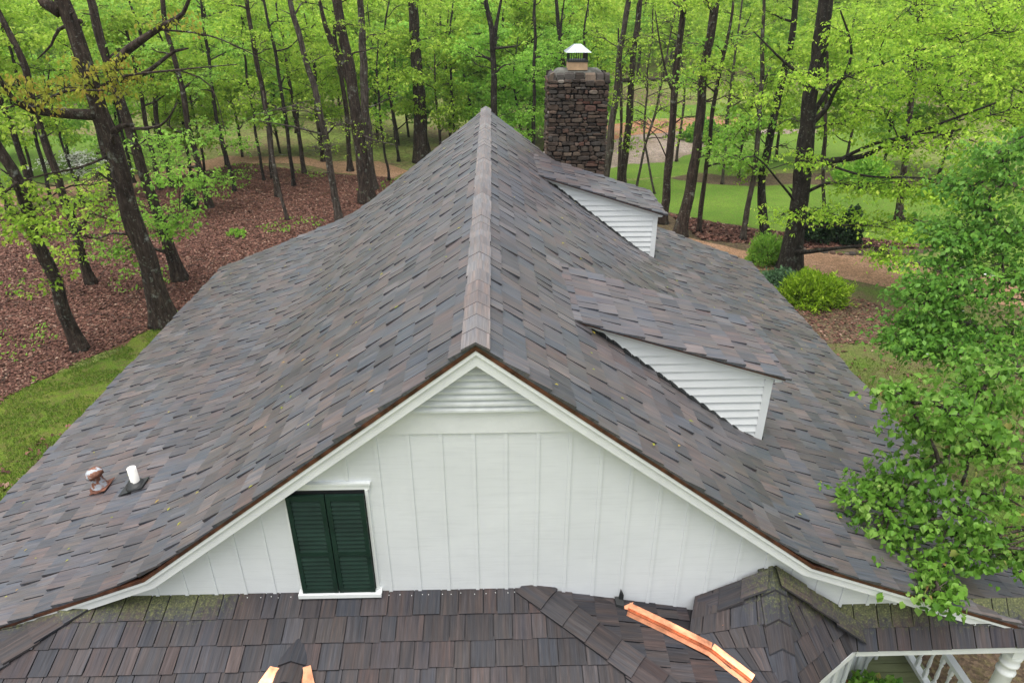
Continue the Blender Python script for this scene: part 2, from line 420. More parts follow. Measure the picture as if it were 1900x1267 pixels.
def clip_poly(P, half):                                     # P: list of (u,v); half: (a,b,c) keeps a*u+b*v+c>=0
    out = []
    for i in range(len(P)):
        p, q = P[i], P[(i+1) % len(P)]
        dp = half[0]*p[0]+half[1]*p[1]+half[2]; dq = half[0]*q[0]+half[1]*q[1]+half[2]
        if dp >= 0: out.append(p)
        if (dp >= 0) != (dq >= 0):
            t = dp/(dp-dq); out.append((p[0]+(q[0]-p[0])*t, p[1]+(q[1]-p[1])*t))
    return out

def shakes(mb, f, u0, u1, v0, v1, clip=(), expo=.39, thick=(.016, .060), mossf=None, v_first=None, ws=(.25, .33, .42), ragged=.03):
    v = v0; row = 0
    while v < v1-.02:
        ve = min(v+(v_first if (row == 0 and v_first) else expo), v1+.04)
        u = u0-rnd.random()*.3 if clip else u0
        while u < u1:
            w_ = rnd.choice(ws)*rnd.uniform(.9, 1.08)
            if not clip and u+w_*1.4 > u1: w_ = u1-u
            a, b_ = u+.009, u+w_-.009
            if not clip:
                if u == u0: a = u0-rnd.uniform(0, ragged)
                if u+w_ >= u1-1e-6: b_ = u1+rnd.uniform(0, ragged)
            bt = ve+rnd.uniform(-.008, .012)
            tb = rnd.uniform(*thick); tw = rnd.uniform(-.006, .006)
            top = v-.05; h0 = .004
            P = [(a, top), (b_, top), (b_, bt), (a, bt)]
            if clip:
                for c in clip:
                    P = clip_poly(P, c)
                    if len(P) < 3: break
            if len(P) >= 3 and abs(sum(P[i][0]*P[(i+1) % len(P)][1]-P[(i+1) % len(P)][0]*P[i][1] for i in range(len(P)))) > .008:
                def hh(p): t_ = (p[1]-top)/(bt-top); return h0+(tb+tw*((p[0]-a)/(b_-a)*2-1)-h0)*t_
                ti = rnd.random()*.97; off = rnd.uniform(0, 50); offv = rnd.uniform(0, 50)
                W3 = [f(p[0], p[1], hh(p)) for p in P]
                D3 = [f(p[0], p[1], -.015) for p in P]
                ms = [mossf(q) for q in W3] if mossf else None
                n_ = len(P)
                A, Bq, Cq = Vector(W3[0]), Vector(W3[1]), Vector(W3[2])
                flip = (Bq-A).cross(Cq-A).z < 0
                idx = list(range(n_))[::-1] if flip else list(range(n_))
                mb.poly([W3[i] for i in idx], ti, [(P[i][0]+off, P[i][1]+offv) for i in idx], [ms[i] for i in idx] if ms else None)
                for i in range(n_):
                    j = (i+1) % n_
                    q = [W3[i], W3[j], D3[j], D3[i]]
                    uq = [(off, offv), (off+.3, offv), (off+.3, offv+.1), (off, offv+.1)]
                    if not flip: q = [q[1], q[0], q[3], q[2]]
                    mb.poly(q, ti*.25, uq, [ms[j], ms[i], ms[i], ms[j]] if ms else None)
            u += w_
        v = ve; row += 1

def caps(mb, p0, p1, dl, dr, hw, expo=.40, lift=.05, mossf=None, jit=.015, tints=None):
    # two winged cap pieces laid from p1 (far / high) to p0; the exposed butt of each faces p0
    p0, p1 = Vector(p0), Vector(p1); D = (p1-p0); L = D.length; D.normalize()
    dl, dr = Vector(dl).normalized(), Vector(dr).normalized()
    up = -(dl+dr).normalized() if (dl+dr).length > .2 else Vector((0, 0, 1))
    n = max(1, round(L/expo)); e = L/n
    for i in range(n):
        a = p0+D*(i*e-.01+rnd.uniform(-jit, jit)*.3); b_ = p0+D*((i+1)*e+.06)
        ti = rnd.choice(tints) if tints else rnd.random()*.96; hl = lift+rnd.uniform(.0, .015); hb = .022
        for dd, sg in ((dl, 1), (dr, -1)):
            w1 = hw*rnd.uniform(.93, 1.06)
            q = [a+up*hl, a+up*(hl-.012)+dd*w1, b_+up*(hb-.01)+dd*w1, b_+up*hb]
            lo = [x-up*.035 for x in q]
            off = rnd.uniform(0, 50)
            uv = [(off, 0), (off+w1, 0), (off+w1, e), (off, e)]
            ms = [mossf(x) for x in q] if mossf else None
            if (q[1]-q[0]).cross(q[2]-q[0]).z < 0:
                mb.poly(q[::-1], ti, uv[::-1], ms[::-1] if ms else None)
            else: mb.poly(q, ti, uv, ms)
            mb.poly([q[0], q[1], lo[1], lo[0]], ti*.25, [(off, 0), (off+w1, 0), (off+w1, .1), (off, .1)])
            mb.poly([q[1], q[2], lo[2], lo[1]], ti*.25, [(off, 0), (off+.01, e), (off+.02, e), (off, .1)])

# --- main roof: underlay, shakes on both slopes
for sgn, nm in ((-1, 'left'), (1, 'right')):
    mb = MBd()
    f = main_map(sgn)
    shakes(mb, f, YF, YB, .02, LTOT)
    # underlay deck
    for i in range(0, 260, 10):
        (xa, za), (xb, zb) = PR[i], PR[i+10]
        mb.poly([(sgn*xa, YF+.03, za-.012), (sgn*xb, YF+.03, zb-.012), (sgn*xb, YB-.03, zb-.012), (sgn*xa, YB-.03, za-.012)], .02, [(0, 0), (.1, 0), (.1, .1), (0, .1)])
        mb.poly([(sgn*xa, YF+.05, za-.07), (sgn*xb, YF+.05, zb-.07), (sgn*xb, YB-.05, zb-.07), (sgn*xa, YB-.05, za-.07)], .02, [(0, 0), (.1, 0), (.1, .1), (0, .1)])
    r_ = mb.build('roof_slope', MS, house)
    r_['label'] = 'left slope of the shake roof, unbroken apart from two small vents' if sgn < 0 else 'right slope of the shake roof, with the two shed dormers'
    if sgn < 0: roofL = r_
    else: roofR = r_
mb = MBd()
caps(mb, (0, YF-.04, RZ+.035), (0, YB+.02, RZ+.035), (-1, 0, -.50), (1, 0, -.50), .205, .40, .016, tints=(.976, .98, .975, .985, .978, .972))
mb.build('ridge_cap', MS, house)

# --- rake boards: sweep along the sharp profile
def offset_line(d, x1=EX, sgn=1):
    # offset the sharp profile downward by perpendicular distance d
    n1 = Vector((SL1, 1)).normalized(); n2 = Vector((SL2, 1)).normalized()
    a = Vector((0, RZ-d/n1.y))
    m_ = (n1+n2).normalized(); k = Vector((KX, KZ))-m_*(d/m_.dot(n1))
    e = Vector((x1, EZ-SL2*(x1-EX)-d/n2.y))
    return [(sgn*a.x, a.y), (sgn*k.x, k.y), (sgn*e.x, e.y)]
def sweep(mb, d0, d1, y0, y1, sgn, x1=EX):
    A = offset_line(d0, x1, sgn); B = offset_line(d1, x1, sgn)
    for i in range(2):
        P = [(A[i][0], y0, A[i][1]), (A[i+1][0], y0, A[i+1][1]), (B[i+1][0], y0, B[i+1][1]), (B[i][0], y0, B[i][1])]
        Q = [(p[0], y1, p[2]) for p in P]
        mb.hexa([P[3], P[2], Q[2], Q[3], P[0], P[1], Q[1], Q[0]])
for yf, dy in ((YF, 1), (YB, -1)):
    for sgn in (-1, 1):
        mb = MBd()
        sweep(mb, .072, .125, yf-.002*dy, yf+.06*dy, sgn, EX+.01)
        sweep(mb, .125, .140, yf+.016*dy, yf+.06*dy, sgn, EX+.01)
        sweep(mb, .140, .262, yf+.028*dy, yf+.07*dy, sgn, EX+.01)
        rb = mb.build('rake_board', MW, house)
        mb = MBd(); sweep(mb, .018, .072, yf-.012*dy, yf+.05*dy, sgn, EX+.02)
        mb.build('drip_edge', MRUST, rb)
        mb = MBd(); sweep(mb, .235, .25, yf+.07*dy, yf+.27*dy, sgn, EX)
        mb.build('soffit', MSOF, rb)
for sgn in (-1, 1):
    mb = MBd(); mb.box((min(sgn*(EX-.02), sgn*(EX-.07)), YF+.1, EZ-.24), (max(sgn*(EX-.02), sgn*(EX-.07)), YB-.1, EZ-.03)); mb.build('eave_board', MW, house)

# --- gable wall (front), with the porch recess at its right
mb = MBd()
def wall_z(x): 
    o = offset_line(.25); x = abs(x)
    (a, za), (b_, zb), (c, zc) = o
    return za+(zb-za)*(x-a)/(b_-a) if x < b_ else zb+(zc-zb)*(x-b_)/(c-b_)
xs = [-9.6, -5, 0, 5, 5.9]
mb.prism([(x, YW, wall_z(x)) for x in xs]+[(5.9, YW, 0), (-9.6, YW, 0)], (0, .12, 0))
mb.prism([(5.9, YW, wall_z(5.9)), (9.6, YW, wall_z(9.6)), (9.6, YW, 4.25), (5.9, YW, 4.55)], (0, .12, 0))
wall = mb.build('gable_wall', MSD, house)
mb = MBd()
for k in range(-20, 22):
    x = -1.42+.447*k
    if abs(x) > 9.3: continue
    zt = min(wall_z(x), 8.40)
    if -2.9 < x < -1.5: zt = 0
    zb = 4.7 if x > 5.9 else 0
    if x > 5.9: zb = 4.35
    if zt > zb: mb.box((x-.026, YW-.016, zb), (x+.028, YW+.01, zt-.01))
    elif zt == 0 and wall_z(x) > 7.7: mb.box((x-.026, YW-.016, 7.61), (x+.028, YW+.01, wall_z(x)-.01))
mb.build('battens', MSD, wall)
mb = MBd()
zt, zb = 8.80, 8.40
xt = (offset_line(.25)[0][1]-zt)/SL1; xb = (offset_line(.25)[0][1]-zb)/SL1
mb.prism([(-xt, YW-.03, zt), (xt, YW-.03, zt), (xb, YW-.03, zb), (-xb, YW-.03, zb)], (0, .05, 0))
mb.build('frieze_board', MW, wall)
# gable louvre
mb = MBd()
za = offset_line(.25)[0][1]
n = 8; ph = (za-zt)/n
for i in range(n):
    z0 = zt+i*ph; z1 = z0+ph*1.1
    x0 = (za-z0)/SL1; x1 = max(.01, (za-z1)/SL1)
    mb.hexa([(-x0, YW-.095, z0-.022), (x0, YW-.095, z0-.022), (x0, YW+.01, z0+.0), (-x0, YW+.01, z0+.0),
             (-x0, YW-.090, z0+.006), (x0, YW-.090, z0+.006), (x1, YW+.0, z1), (-x1, YW+.0, z1)])
mb.build('gable_louvre', MSOF, house)
# louvered shutters, frame and sill
x0, x1, z0, z1 = -2.74, -1.64, 5.55, 7.42
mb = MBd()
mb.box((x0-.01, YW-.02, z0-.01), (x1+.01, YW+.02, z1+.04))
fr = MBd()
for xa_, za_, zb_, yy_ in ((.08, .055, .15, .04), (.10, .145, .175, .06)):
    P_ = clip_poly([(x0-xa_, z1+za_), (x1+xa_, z1+za_), (x1+xa_, z1+zb_), (x0-xa_, z1+zb_)], (SL1, -1, offset_line(.25)[0][1]+.02))
    fr.prism([(q[0], YW-yy_, q[1]) for q in P_], (0, yy_, 0))
fr.box((x1+.012, YW-.05, z0), (x1+.055, YW+.0, z1+.055)); fr.box((x0-.05, YW-.05, z0), (x0-.012, YW+.0, z1+.05))
fr.box((x0-.07, YW-.14, z0-.085), (x1+.09, YW-.0, z0-.015))
win = fr.build('window_frame', MWB, house)
mb.build('shade_backing', MBLACK, win)  # black slab behind the louvers puts the shade of their gaps into its colour
xm = (x0+x1)/2
for a, b_ in ((x0, xm-.008), (xm+.008, x1)):
    mb = MBd(); st = .065; ya, yb = YW-.11, YW-.055
    mb.box((a, ya, z0), (a+st, yb, z1)); mb.box((b_-st, ya, z0), (b_, yb, z1))
    zm = z0+(z1-z0)*.42
    for q0, q1 in ((z0, z0+.10), (zm-.045, zm+.045), (z1-.09, z1)): mb.box((a+st, ya+.004, q0), (b_-st, yb-.003, q1))
    for q0, q1 in ((z0+.10, zm-.045), (zm+.045, z1-.09)):
        k = int((q1-q0)/.074); s_ = (q1-q0)/k
        for i in range(k):
            z = q0+i*s_
            mb.hexa([(a+st, ya+.002, z-.006), (b_-st, ya+.002, z-.006), (b_-st, ya+.018, z-.006), (a+st, ya+.018, z-.006),
                     (a+st, yb-.012, z+s_*.86), (b_-st, yb-.012, z+s_*.86), (b_-st, yb-.004, z+s_*.86), (a+st, yb-.004, z+s_*.86)])
    mb.build('shutter', MGREEN, house)
# remaining walls, off to the sides and back
mb = MBd()
mb.box((-9.55, YW+.13, 0), (-9.4, YB-.4, EZ+.05)); mb.box((9.4, 11.3, 0), (9.55, YB-.4, EZ+.05))
mb.prism([(x, YB-.4, wall_z(x)) for x in (-9.55, -5, 0, 5, 9.55)]+[(9.55, YB-.4, 0), (-9.55, YB-.4, 0)], (0, .12, 0))
mb.prism([(5.95, YW+.14, 0), (8.75, 10.35, 0), (8.75, 10.35, 4.35), (5.95, YW+.14, 4.55)], (-.1, .1, 0))
mb.box((8.72, 10.36, 0), (8.84, 11.4, 4.3)); mb.box((8.85, 11.28, 0), (9.39, 11.4, 4.3))
for t in (.12, .3, .48, .66, .84, .97):
    x = 5.95+2.8*t; y = YW+.14+2.36*t; mb.box((x+.01, y-.05, .9), (x+.07, y-.0, 4.3))
mb.build('side_wall', MSD, house)

# --- dormers
def dormer(y0, y1, lab):
    zd = lambda x: 8.62+.09-.315*(x-1.5)
    ys = y0+.2
    mb = MBd(); N = 14; xr = 5.34
    # clapboards on the near and far cheeks, face wall toward the eave
    for yy, sg in ((ys, -1), (y1-.2, 1)):
        z = 6.02; pitch = .168
        tri = lambda P: P
        while z < 8.6:
            zt_ = z+pitch
            P = [(1.2, z), (xr-.1, z), (xr-.1, zt_), (1.2, zt_)]
            P = clip_poly(P, (-.315, -1, 8.71+.315*1.5-.10))       # below the dormer roof
            P = clip_poly(P, (SL1, 1, -(RZ-.0)))                   # above the main roof
            if len(P) >= 3:
                Q0 = [(p[0], yy+sg*(.046-.040*(p[1]-z)/pitch), p[1]) for p in P]
                mb.prism(Q0, (0, -sg*.035, 0))
            z = zt_
    mb.box((xr-.12, ys+.03, 5.9), (xr-.06, y1-.23, zd(xr)-.05))
    d = mb.build('dormer', MWB, house); d['label'] = lab
    for yy, a_, b_ in ((ys, -.045, .10), (y1-.2, -.10, .045)):
        mb = MBd(); mb.box((xr-.14, yy+a_, 5.86), (xr+.012, yy+b_, zd(xr)-.10)); mb.build('corner_board', MWB, d)
    mb = MBd()
    mb.box((xr-.03, ys+.10, 5.9), (xr+.012, ys+.25, zd(xr)-.1)); mb.build('window_casing', MWB, d)
    mb = MBd(); mb.box((xr-.03, y1-.45, 5.9), (xr+.012, y1-.30, zd(xr)-.1)); mb.build('window_casing', MWB, d)
    mb = MBd()                                             # window in the outward face
    ym = (y0+y1)/2
    mb.box((xr-.05, ys+.26, 6.05), (xr+.02, y1-.46, zd(xr)-.16)); wf = mb.build('dormer_window', MWB, d)
    mb = MBd(); mb.box((xr-.04, ys+.03, 5.72), (xr+.07, y1-.23, 6.02))
    for k in range(22):                                     # stepped flashing where the cheek meets the shakes
        a, b_ = 1.9+k*.157, 1.9+k*.157+.15
        if b_ > xr: break
        za_, zb_ = roof_z(a)+.03, roof_z(b_)+.03
        mb.hexa([(a, ys-.075, za_-.05), (b_, ys-.075, zb_-.05), (b_, ys-.02, zb_-.05), (a, ys-.02, za_-.05), (a, ys-.075, za_+.005+rnd.uniform(0, .03)), (b_, ys-.075, zb_+.005), (b_, ys-.02, zb_+.06), (a, ys-.02, za_+.06)])
    mb.box((xr-.10, ys-.09, 5.70), (xr+.09, ys+.06, 5.93))  # black block stands in for the shaded gap at the cheek's lower corner
    mb.build('flashing_and_dark_gap', MBLACK, d)
    # rake trim boards
    for yy, a_, b_ in ((y0, .02, .21), (y1, -.21, -.02)):
        mb = MBd()
        q = lambda x, o, y: (x, y, zd(x)-o)
        xs_ = (1.55, xr+.13)
        mb.hexa([q(xs_[0]+.3, .155, yy+a_+.12*(a_ > 0)), q(xs_[1]-.1, .155, yy+a_+.12*(a_ > 0)), q(xs_[1]-.1, .155, yy+b_-.12*(a_ < 0)), q(xs_[0]+.3, .155, yy+b_-.12*(a_ < 0)),
                 q(xs_[0], .072, yy+a_+.10*(a_ > 0)), q(xs_[1]-.1, .072, yy+a_+.10*(a_ > 0)), q(xs_[1]-.1, .072, yy+b_-.10*(a_ < 0)), q(xs_[0], .072, yy+b_-.10*(a_ < 0))])
        mb.hexa([q(xs_[0], .075, yy+a_), q(xs_[1], .075, yy+a_), q(xs_[1], .075, yy+b_), q(xs_[0], .075, yy+b_),
                 q(xs_[0], .045, yy+a_), q(xs_[1], .045, yy+a_), q(xs_[1], .045, yy+b_), q(xs_[0], .045, yy+b_)]); mb.build('rake_trim', MW, d)
    mb = MBd()
    mb.box((xr+.0, y0+.05, zd(xr)-.155), (xr+.12, y1-.05, zd(xr)-.09))
    mb.build('eave_trim', MW, d)
    for yy, a_, b_ in ((y0, -.004, .1), (y1, -.1, .004)):
        mb = MBd()
        q = lambda x, o, y: (x, y, zd(x)-o)
        mb.hexa([q(1.5, .05, yy+a_), q(xr+.16, .05, yy+a_), q(xr+.16, .05, yy+b_), q(1.5, .05, yy+b_),
                 q(1.5, .006, yy+a_), q(xr+.16, .006, yy+a_), q(xr+.16, .006, yy+b_), q(1.5, .006, yy+b_)])
        mb.build('drip_edge', MRUST, d)
    mb = MBd()
    O = (1.36, y0, zd(1.36)+.004)
    V = Vector((1, 0, -.315)).normalized()
    f = plane_map(O, (0, 1, 0), V)
    Lv = (5.56-1.36)/V.x
    shakes(mb, f, -.02, y1-y0+.02, 0, Lv)
    mb.poly([f(0.01, 0, -.006), f(y1-y0-.01, 0, -.006), f(y1-y0-.01, Lv-.03, -.006), f(.01, Lv-.03, -.006)], .02, [(0, 0), (.1, 0), (.1, .1), (0, .1)])
    mb.build('dormer_roof', MS, d)
    return d
dormer(10.75, 13.3, 'near white clapboard dormer with shed roof')
dormer(20.75, 23.5, 'far white clapboard dormer with shed roof')

# --- chimney
CX0, CX1, CY0, CY1 = 2.21, 4.30, 25.60, 26.75
mb = MBd(); mb.box((CX0+.05, CY0+.05, 0), (CX1-.05, CY1-.05, 10.85)); 
chim = mb.build('chimney', MMORT, house)
mb = MBd()
def stones(P0, U, width, N):
    P0, U, N = Vector(P0), Vector(U), Vector(N)
    z = 0
    while z < 10.78:
        h = rnd.choice((.10, .13, .17, .22))*rnd.uniform(.85, 1.15)
        if z+h > 10.70: h = 10.80-z
        u = 0
        while u < width-.01:
            w_ = rnd.uniform(.11, .34)
            if rnd.random() < .12: w_ = rnd.uniform(.36, .5)
            if u+w_ > width-.1: w_ = width-u
            # split tall rows into two thin stones now and then
            parts = [(z, h)] if (h < .16 or rnd.random() < .6) else [(z, h*.5), (z+h*.5, h*.5)]
            for (zz, h2) in parts:
                g = .010; o = rnd.uniform(.01, .085); j = lambda s_=.026: rnd.uniform(-s_, s_)
                jt = rnd.uniform(-.026, .026)
                c = [(u+g, zz+g+jt), (u+w_-g, zz+g+jt), (u+w_-g, zz+h2-g+jt), (u+g, zz+h2-g+jt)]
                cu, cz = u+w_/2, zz+h2/2
                ring = []
                for k in range(4):
                    a, b_ = c[k], c[(k+1) % 4]
                    ring.append((a[0]*.88+cu*.12+j()*.6, a[1]*.88+cz*.12+j()*.6)); ring.append(((a[0]+b_[0])/2+j(), (a[1]+b_[1])/2+j()*.6))
                out = [tuple(P0+U*p[0]+Vector((0, 0, p[1]))-N*.06) for p in ring]
                mid = [tuple(P0+U*p[0]+Vector((0, 0, p[1]))+N*(o*.6)) for p in ring]
                top = [tuple(P0+U*(p[0]*.76+cu*.24)+Vector((0, 0, p[1]*.76+cz*.24))+N*(o+j(.008))) for p in ring]
                ti = min(1, max(0, rnd.betavariate(1.6, 1.9)*.93+(.3 if rnd.random() < .05 else 0)))
                for k in range(8):
                    k2 = (k+1) % 8
                    mb.poly([out[k], out[k2], mid[k2], mid[k]], ti); mb.poly([mid[k], mid[k2], top[k2], top[k]], ti)
                mb.poly(top, ti)
            u += w_
        z += h
stones((CX0, CY0, 0), (1, 0, 0), CX1-CX0, (0, -1, 0))
stones((CX0, CY1, 0), (0, -1, 0), CY1-CY0, (-1, 0, 0))
stones((CX1, CY0, 0), (0, 1, 0), CY1-CY0, (1, 0, 0))
stones((CX1, CY1, 0), (-1, 0, 0), CX1-CX0, (0, 1, 0))
mb.build('stonework', MSTONE, chim)
mb = MBd()                                                  # rounded crown of mortared stones
nx, ny = 30, 16
def crown(a, b_):
    x = CX0+.10+(CX1-CX0-.2)*a; y = CY0+.10+(CY1-CY0-.2)*b_
    da = min(a, 1-a)*(CX1-CX0)/.36; db = min(b_, 1-b_)*(CY1-CY0)/.36
    e = min(1, da)*min(1, db); r = 1-(1-min(1, da))**2.2; q = 1-(1-min(1, db))**2.2
    cell = noise.noise(Vector((x*4.5, y*4.5, 3)))*.03*(1-.6*e)
    return (x, y, 10.84+.28*min(r, 1)*min(q, 1)+cell)
for i in range(nx):
    for j in range(ny):
        mb.poly([crown(i/nx, j/ny), crown((i+1)/nx, j/ny), crown((i+1)/nx, (j+1)/ny), crown(i/nx, (j+1)/ny)])
mb.build('crown', MCONC, chim, smooth=True)
mb = MBd()                                                  # edge stones round the crown
for P0, U, wd, N in (((CX0-.05, CY0-.03, 0), (1, 0, 0), CX1-CX0+.1, (0, -1, 0)), ((CX0-.03, CY1+.05, 0), (0, -1, 0), CY1-CY0+.1, (-1, 0, 0)), ((CX1+.03, CY0-.05, 0), (0, 1, 0), CY1-CY0+.1, (1, 0, 0)), ((CX1+.05, CY1+.03, 0), (-1, 0, 0), CX1-CX0+.1, (0, 1, 0))):
    P0, U, N = Vector(P0), Vector(U), Vector(N); u = 0
    while u < wd-.01:
        w_ = rnd.uniform(.24, .40)
        if u+w_ > wd-.15: w_ = wd-u
        g = .012; z0_, z1_ = 10.73, 10.73+rnd.uniform(.20, .24)
        A = [P0+U*(u+g)+Vector((0, 0, z0_)), P0+U*(u+w_-g)+Vector((0, 0, z0_)), P0+U*(u+w_-g)-N*.16+Vector((0, 0, z0_)), P0+U*(u+g)-N*.16+Vector((0, 0, z0_)),
             P0+U*(u+g*2)-N*.07+Vector((0, 0, z1_)), P0+U*(u+w_-g*2)-N*.07+Vector((0, 0, z1_)), P0+U*(u+w_-g*2)-N*.2+Vector((0, 0, z1_+.06)), P0+U*(u+g*2)-N*.2+Vector((0, 0, z1_+.06))]
        mb.hexa(A, rnd.choice((.0, .45, .48, .42, .62))); u += w_
mb.build('crown_stones', MSTONE, chim)
cx, cy = 3.22, 26.12
mb = MBd(); mb.box((cx-.34, cy-.30, 11.08), (cx+.34, cy+.30, 11.36)); mb.build('flue', MCLAY, chim)
mb = MBd(); mb.box((cx-.36, cy-.32, 11.34), (cx+.36, cy+.32, 11.40))
for a in range(-4, 5):
    for sy in (-1, 1): mb.box((cx+a*.08-.007, cy+sy*.30-.007, 11.39), (cx+a*.08+.007, cy+sy*.30+.007, 11.66))
for a in range(-3, 4):
    for sx in (-1, 1): mb.box((cx+sx*.33-.007, cy+a*.09-.007, 11.39), (cx+sx*.33+.007, cy+a*.09+.007, 11.66))
mb.build('spark_cage', MBLACK, chim)
mb = MBd()
b4 = [(cx-.45, cy-.40, 11.655), (cx+.45, cy-.40, 11.655), (cx+.45, cy+.40, 11.655), (cx-.45, cy+.40, 11.655)]
t4 = [(cx-.12, cy-.10, 11.90), (cx+.12, cy-.10, 11.90), (cx+.12, cy+.10, 11.90), (cx-.12, cy+.10, 11.90)]
mb.hexa(b4+t4); mb.build('rain_cap', MGALV, chim)

# --- roof vents on the left slope
def on_left(u, v, up=0):
    d = ray(u, v); n = Vector((-SL2, 0, 1)); P = Vector((-KX, 0, KZ)); t = (P-CAM).dot(n)/d.dot(n); return CAM+d*t+Vector((0, 0, up))
NL = Vector((-SL2, 0, 1)).normalized(); DL = Vector((-1, 0, -SL2)).normalized(); YV = Vector((0, 1, 0))
p = on_left(190, 908)
mb = MBd(); c0 = p+NL*.055
mb.prism([c0-DL*.22-YV*.2, c0-DL*.22+YV*.2, c0+DL*.16+YV*.16, c0+DL*.16-YV*.16], NL*.012)
q = c0; mb.lathe(q, [(.19, 0), (.15, .05), (.09, .22), (.085, .30)], 16)
vent = mb.build('roof_vent', MRST, house); vent['label'] = 'rusty galvanised vent with tilted hood'
mb = MBd(); mb.lathe(q+Vector((0, 0, .04)), [(.155, 0), (.10, .17), (.088, .26), (.09, .33)], 16); mb.build('vent_collar', MRUSTY, vent)
mb = MBd(); hx = Vector((-.35, 0, 1)).normalized()
mb.lathe(q+Vector((-.03, 0, .33)), [(.0, .13), (.11, .10), (.165, .02), (.165, -.05), (.15, -.05), (.15, 0), (.09, .06), (.0, .08)], 7, axis=hx)
mb.build('vent_hood', MRUSTY, vent)
p = on_left(255, 905); c0 = p+NL*.055
mb = MBd(); mb.lathe(p+Vector((0, 0, .0)), [(.078, 0), (.078, .46), (.062, .46), (.062, .2), (0, .2)], 20)
pv = mb.build('vent_pipe', MPVC, house); pv['label'] = 'white plastic vent pipe in a black boot'
mb = MBd(); mb.prism([c0-DL*.22-YV*.17, c0-DL*.22+YV*.17, c0+DL*.28+YV*.17, c0+DL*.28-YV*.17], NL*.012)
mb.lathe(c0, [(.17, .01), (.16, .05), (.13, .06), (.125, .09), (.09, .10), (.085, .13), (.0, .13)], 20, axis=NL*.6+Vector((0, 0, .4)))
mb.build('pipe_boot', MBLACK, pv)

# --- front wing roof against the gable wall
TA = .325
ZA = 5.45
def moss_front(p):
    x, y, z = p[0], p[1], p[2]
    m_ = max(0, 1-abs(y-YW)/.75)
    l = max(0, min(1, (-3.1-x)/1.1))*m_
    dp = math.hypot(x-4.5, y-YW)
    r = max(0, 1-dp/1.15) if True else 0
    rr = max(0, min(1, (x-4.6)/.5))*max(0, 1-abs(y-YW)/.42)
    return max(l*.62, r*.50, rr*.66)
HP0 = Vector((.75, YW, ZA)); HP1 = Vector((2.49, 6.47, ZA-TA*(YW-6.47)))
hd = HP1-HP0
HPE = HP0+hd*1.9
ylow = 4.9
# A: the broad plane facing the camera
OA = Vector((-10.5, YW, ZA)); VA = Vector((0, -1, -TA)).normalized()
fA = plane_map(OA, (1, 0, 0), VA)
kv = 1/VA.y                                                 # y = YW + v*VA.y
# right boundary: hip line x = .75 + (YW-y)*(1.74/1.38); left boundary: hip from (-6.3,7.85)
sH = hd.x/(-hd.y)
cl = [(-1, -VA.y*sH, 11.25), (1, -VA.y*1.15, -(10.5-6.05))]
mb = MBd()
shakes(mb, fA, 3.4, 16.5, 0, (YW-ylow)/-VA.y, cl, .385, (.016, .034), moss_front, .40, (.22, .30, .40))
A_ = [Vector((-6.05, YW, ZA-.01)), HP0-Vector((0, 0, .01)), HP0+hd*((YW-ylow)/-hd.y)-Vector((0, 0, .01)), Vector((-6.05-1.15*(YW-ylow), ylow, ZA-TA*(YW-ylow)-.01))]
mb.poly([tuple(x) for x in A_][::-1], .02, [(0, 0), (.1, 0), (.1, .1), (0, .1)])
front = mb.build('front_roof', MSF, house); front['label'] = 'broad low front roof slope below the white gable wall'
# left return plane beyond the hip
HL0 = Vector((-6.05, YW, ZA)); HL1 = Vector((-6.05-1.15*(YW-ylow), ylow, ZA-TA*(YW-ylow)))
mb = MBd()
VL = Vector((-1, 0, -.283)).normalized(); hl = HL1-HL0
fL = plane_map(HL0, (0, -1, 0), VL)
shakes(mb, fL, 0, YW-ylow, -1, 4.2, [(-(1.15)*1.0, 1*abs(VL.x), 0), (-1, 0, YW-ylow-.02)], .385, (.016, .034), moss_front)
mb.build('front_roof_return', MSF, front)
mb = MBd()
nA = Vector((0, -TA, 1)).normalized()
hdn = hl.normalized(); lft = (Vector((-1, 0, -.34))-hdn*Vector((-1, 0, -.34)).dot(hdn)); rgt = (Vector((1, 0, 0.02))-hdn*Vector((1, 0, .02)).dot(hdn))
caps(mb, HL1+Vector((0, 0, .03)), HL0+Vector((0, 0, .03)), lft, rgt, .24, .40, .055, moss_front)
mb.build('hip_cap', MSF, front); mb = MBd()
hdn = hd.normalized(); a1 = Vector((-1, 0, 0)); a1 = a1-hdn*a1.dot(hdn); a2 = Vector((1, 0, -.206)); a2 = a2-hdn*a2.dot(hdn)
caps(mb, HPE+Vector((0, 0, .035)), HP0+Vector((-.04, .04, .045)), a1, a2, .23, .40, .055)
# B: the plane falling away to the right of that hip, down to the copper valley
def zB(x, y): return ZA-.206*(x-.75)-.059*(YW-y)
nB = Vector((.206, -.059, 1))
UB = Vector((0, -1, -.059)).normalized(); VB = Vector((1, 0, -.206)).normalized()
fB = plane_map(HP0, UB, VB)
def PB(u, v):
    d = ray(u, v); t = (HP0-CAM).dot(nB)/d.dot(nB); return CAM+d*t
V0, V1, V2 = PB(1165, 1135), PB(1318, 1210), PB(1385, 1262)
mbB = MBd()
uL = 3.2
vt = (V0-HP0).dot(VB); 
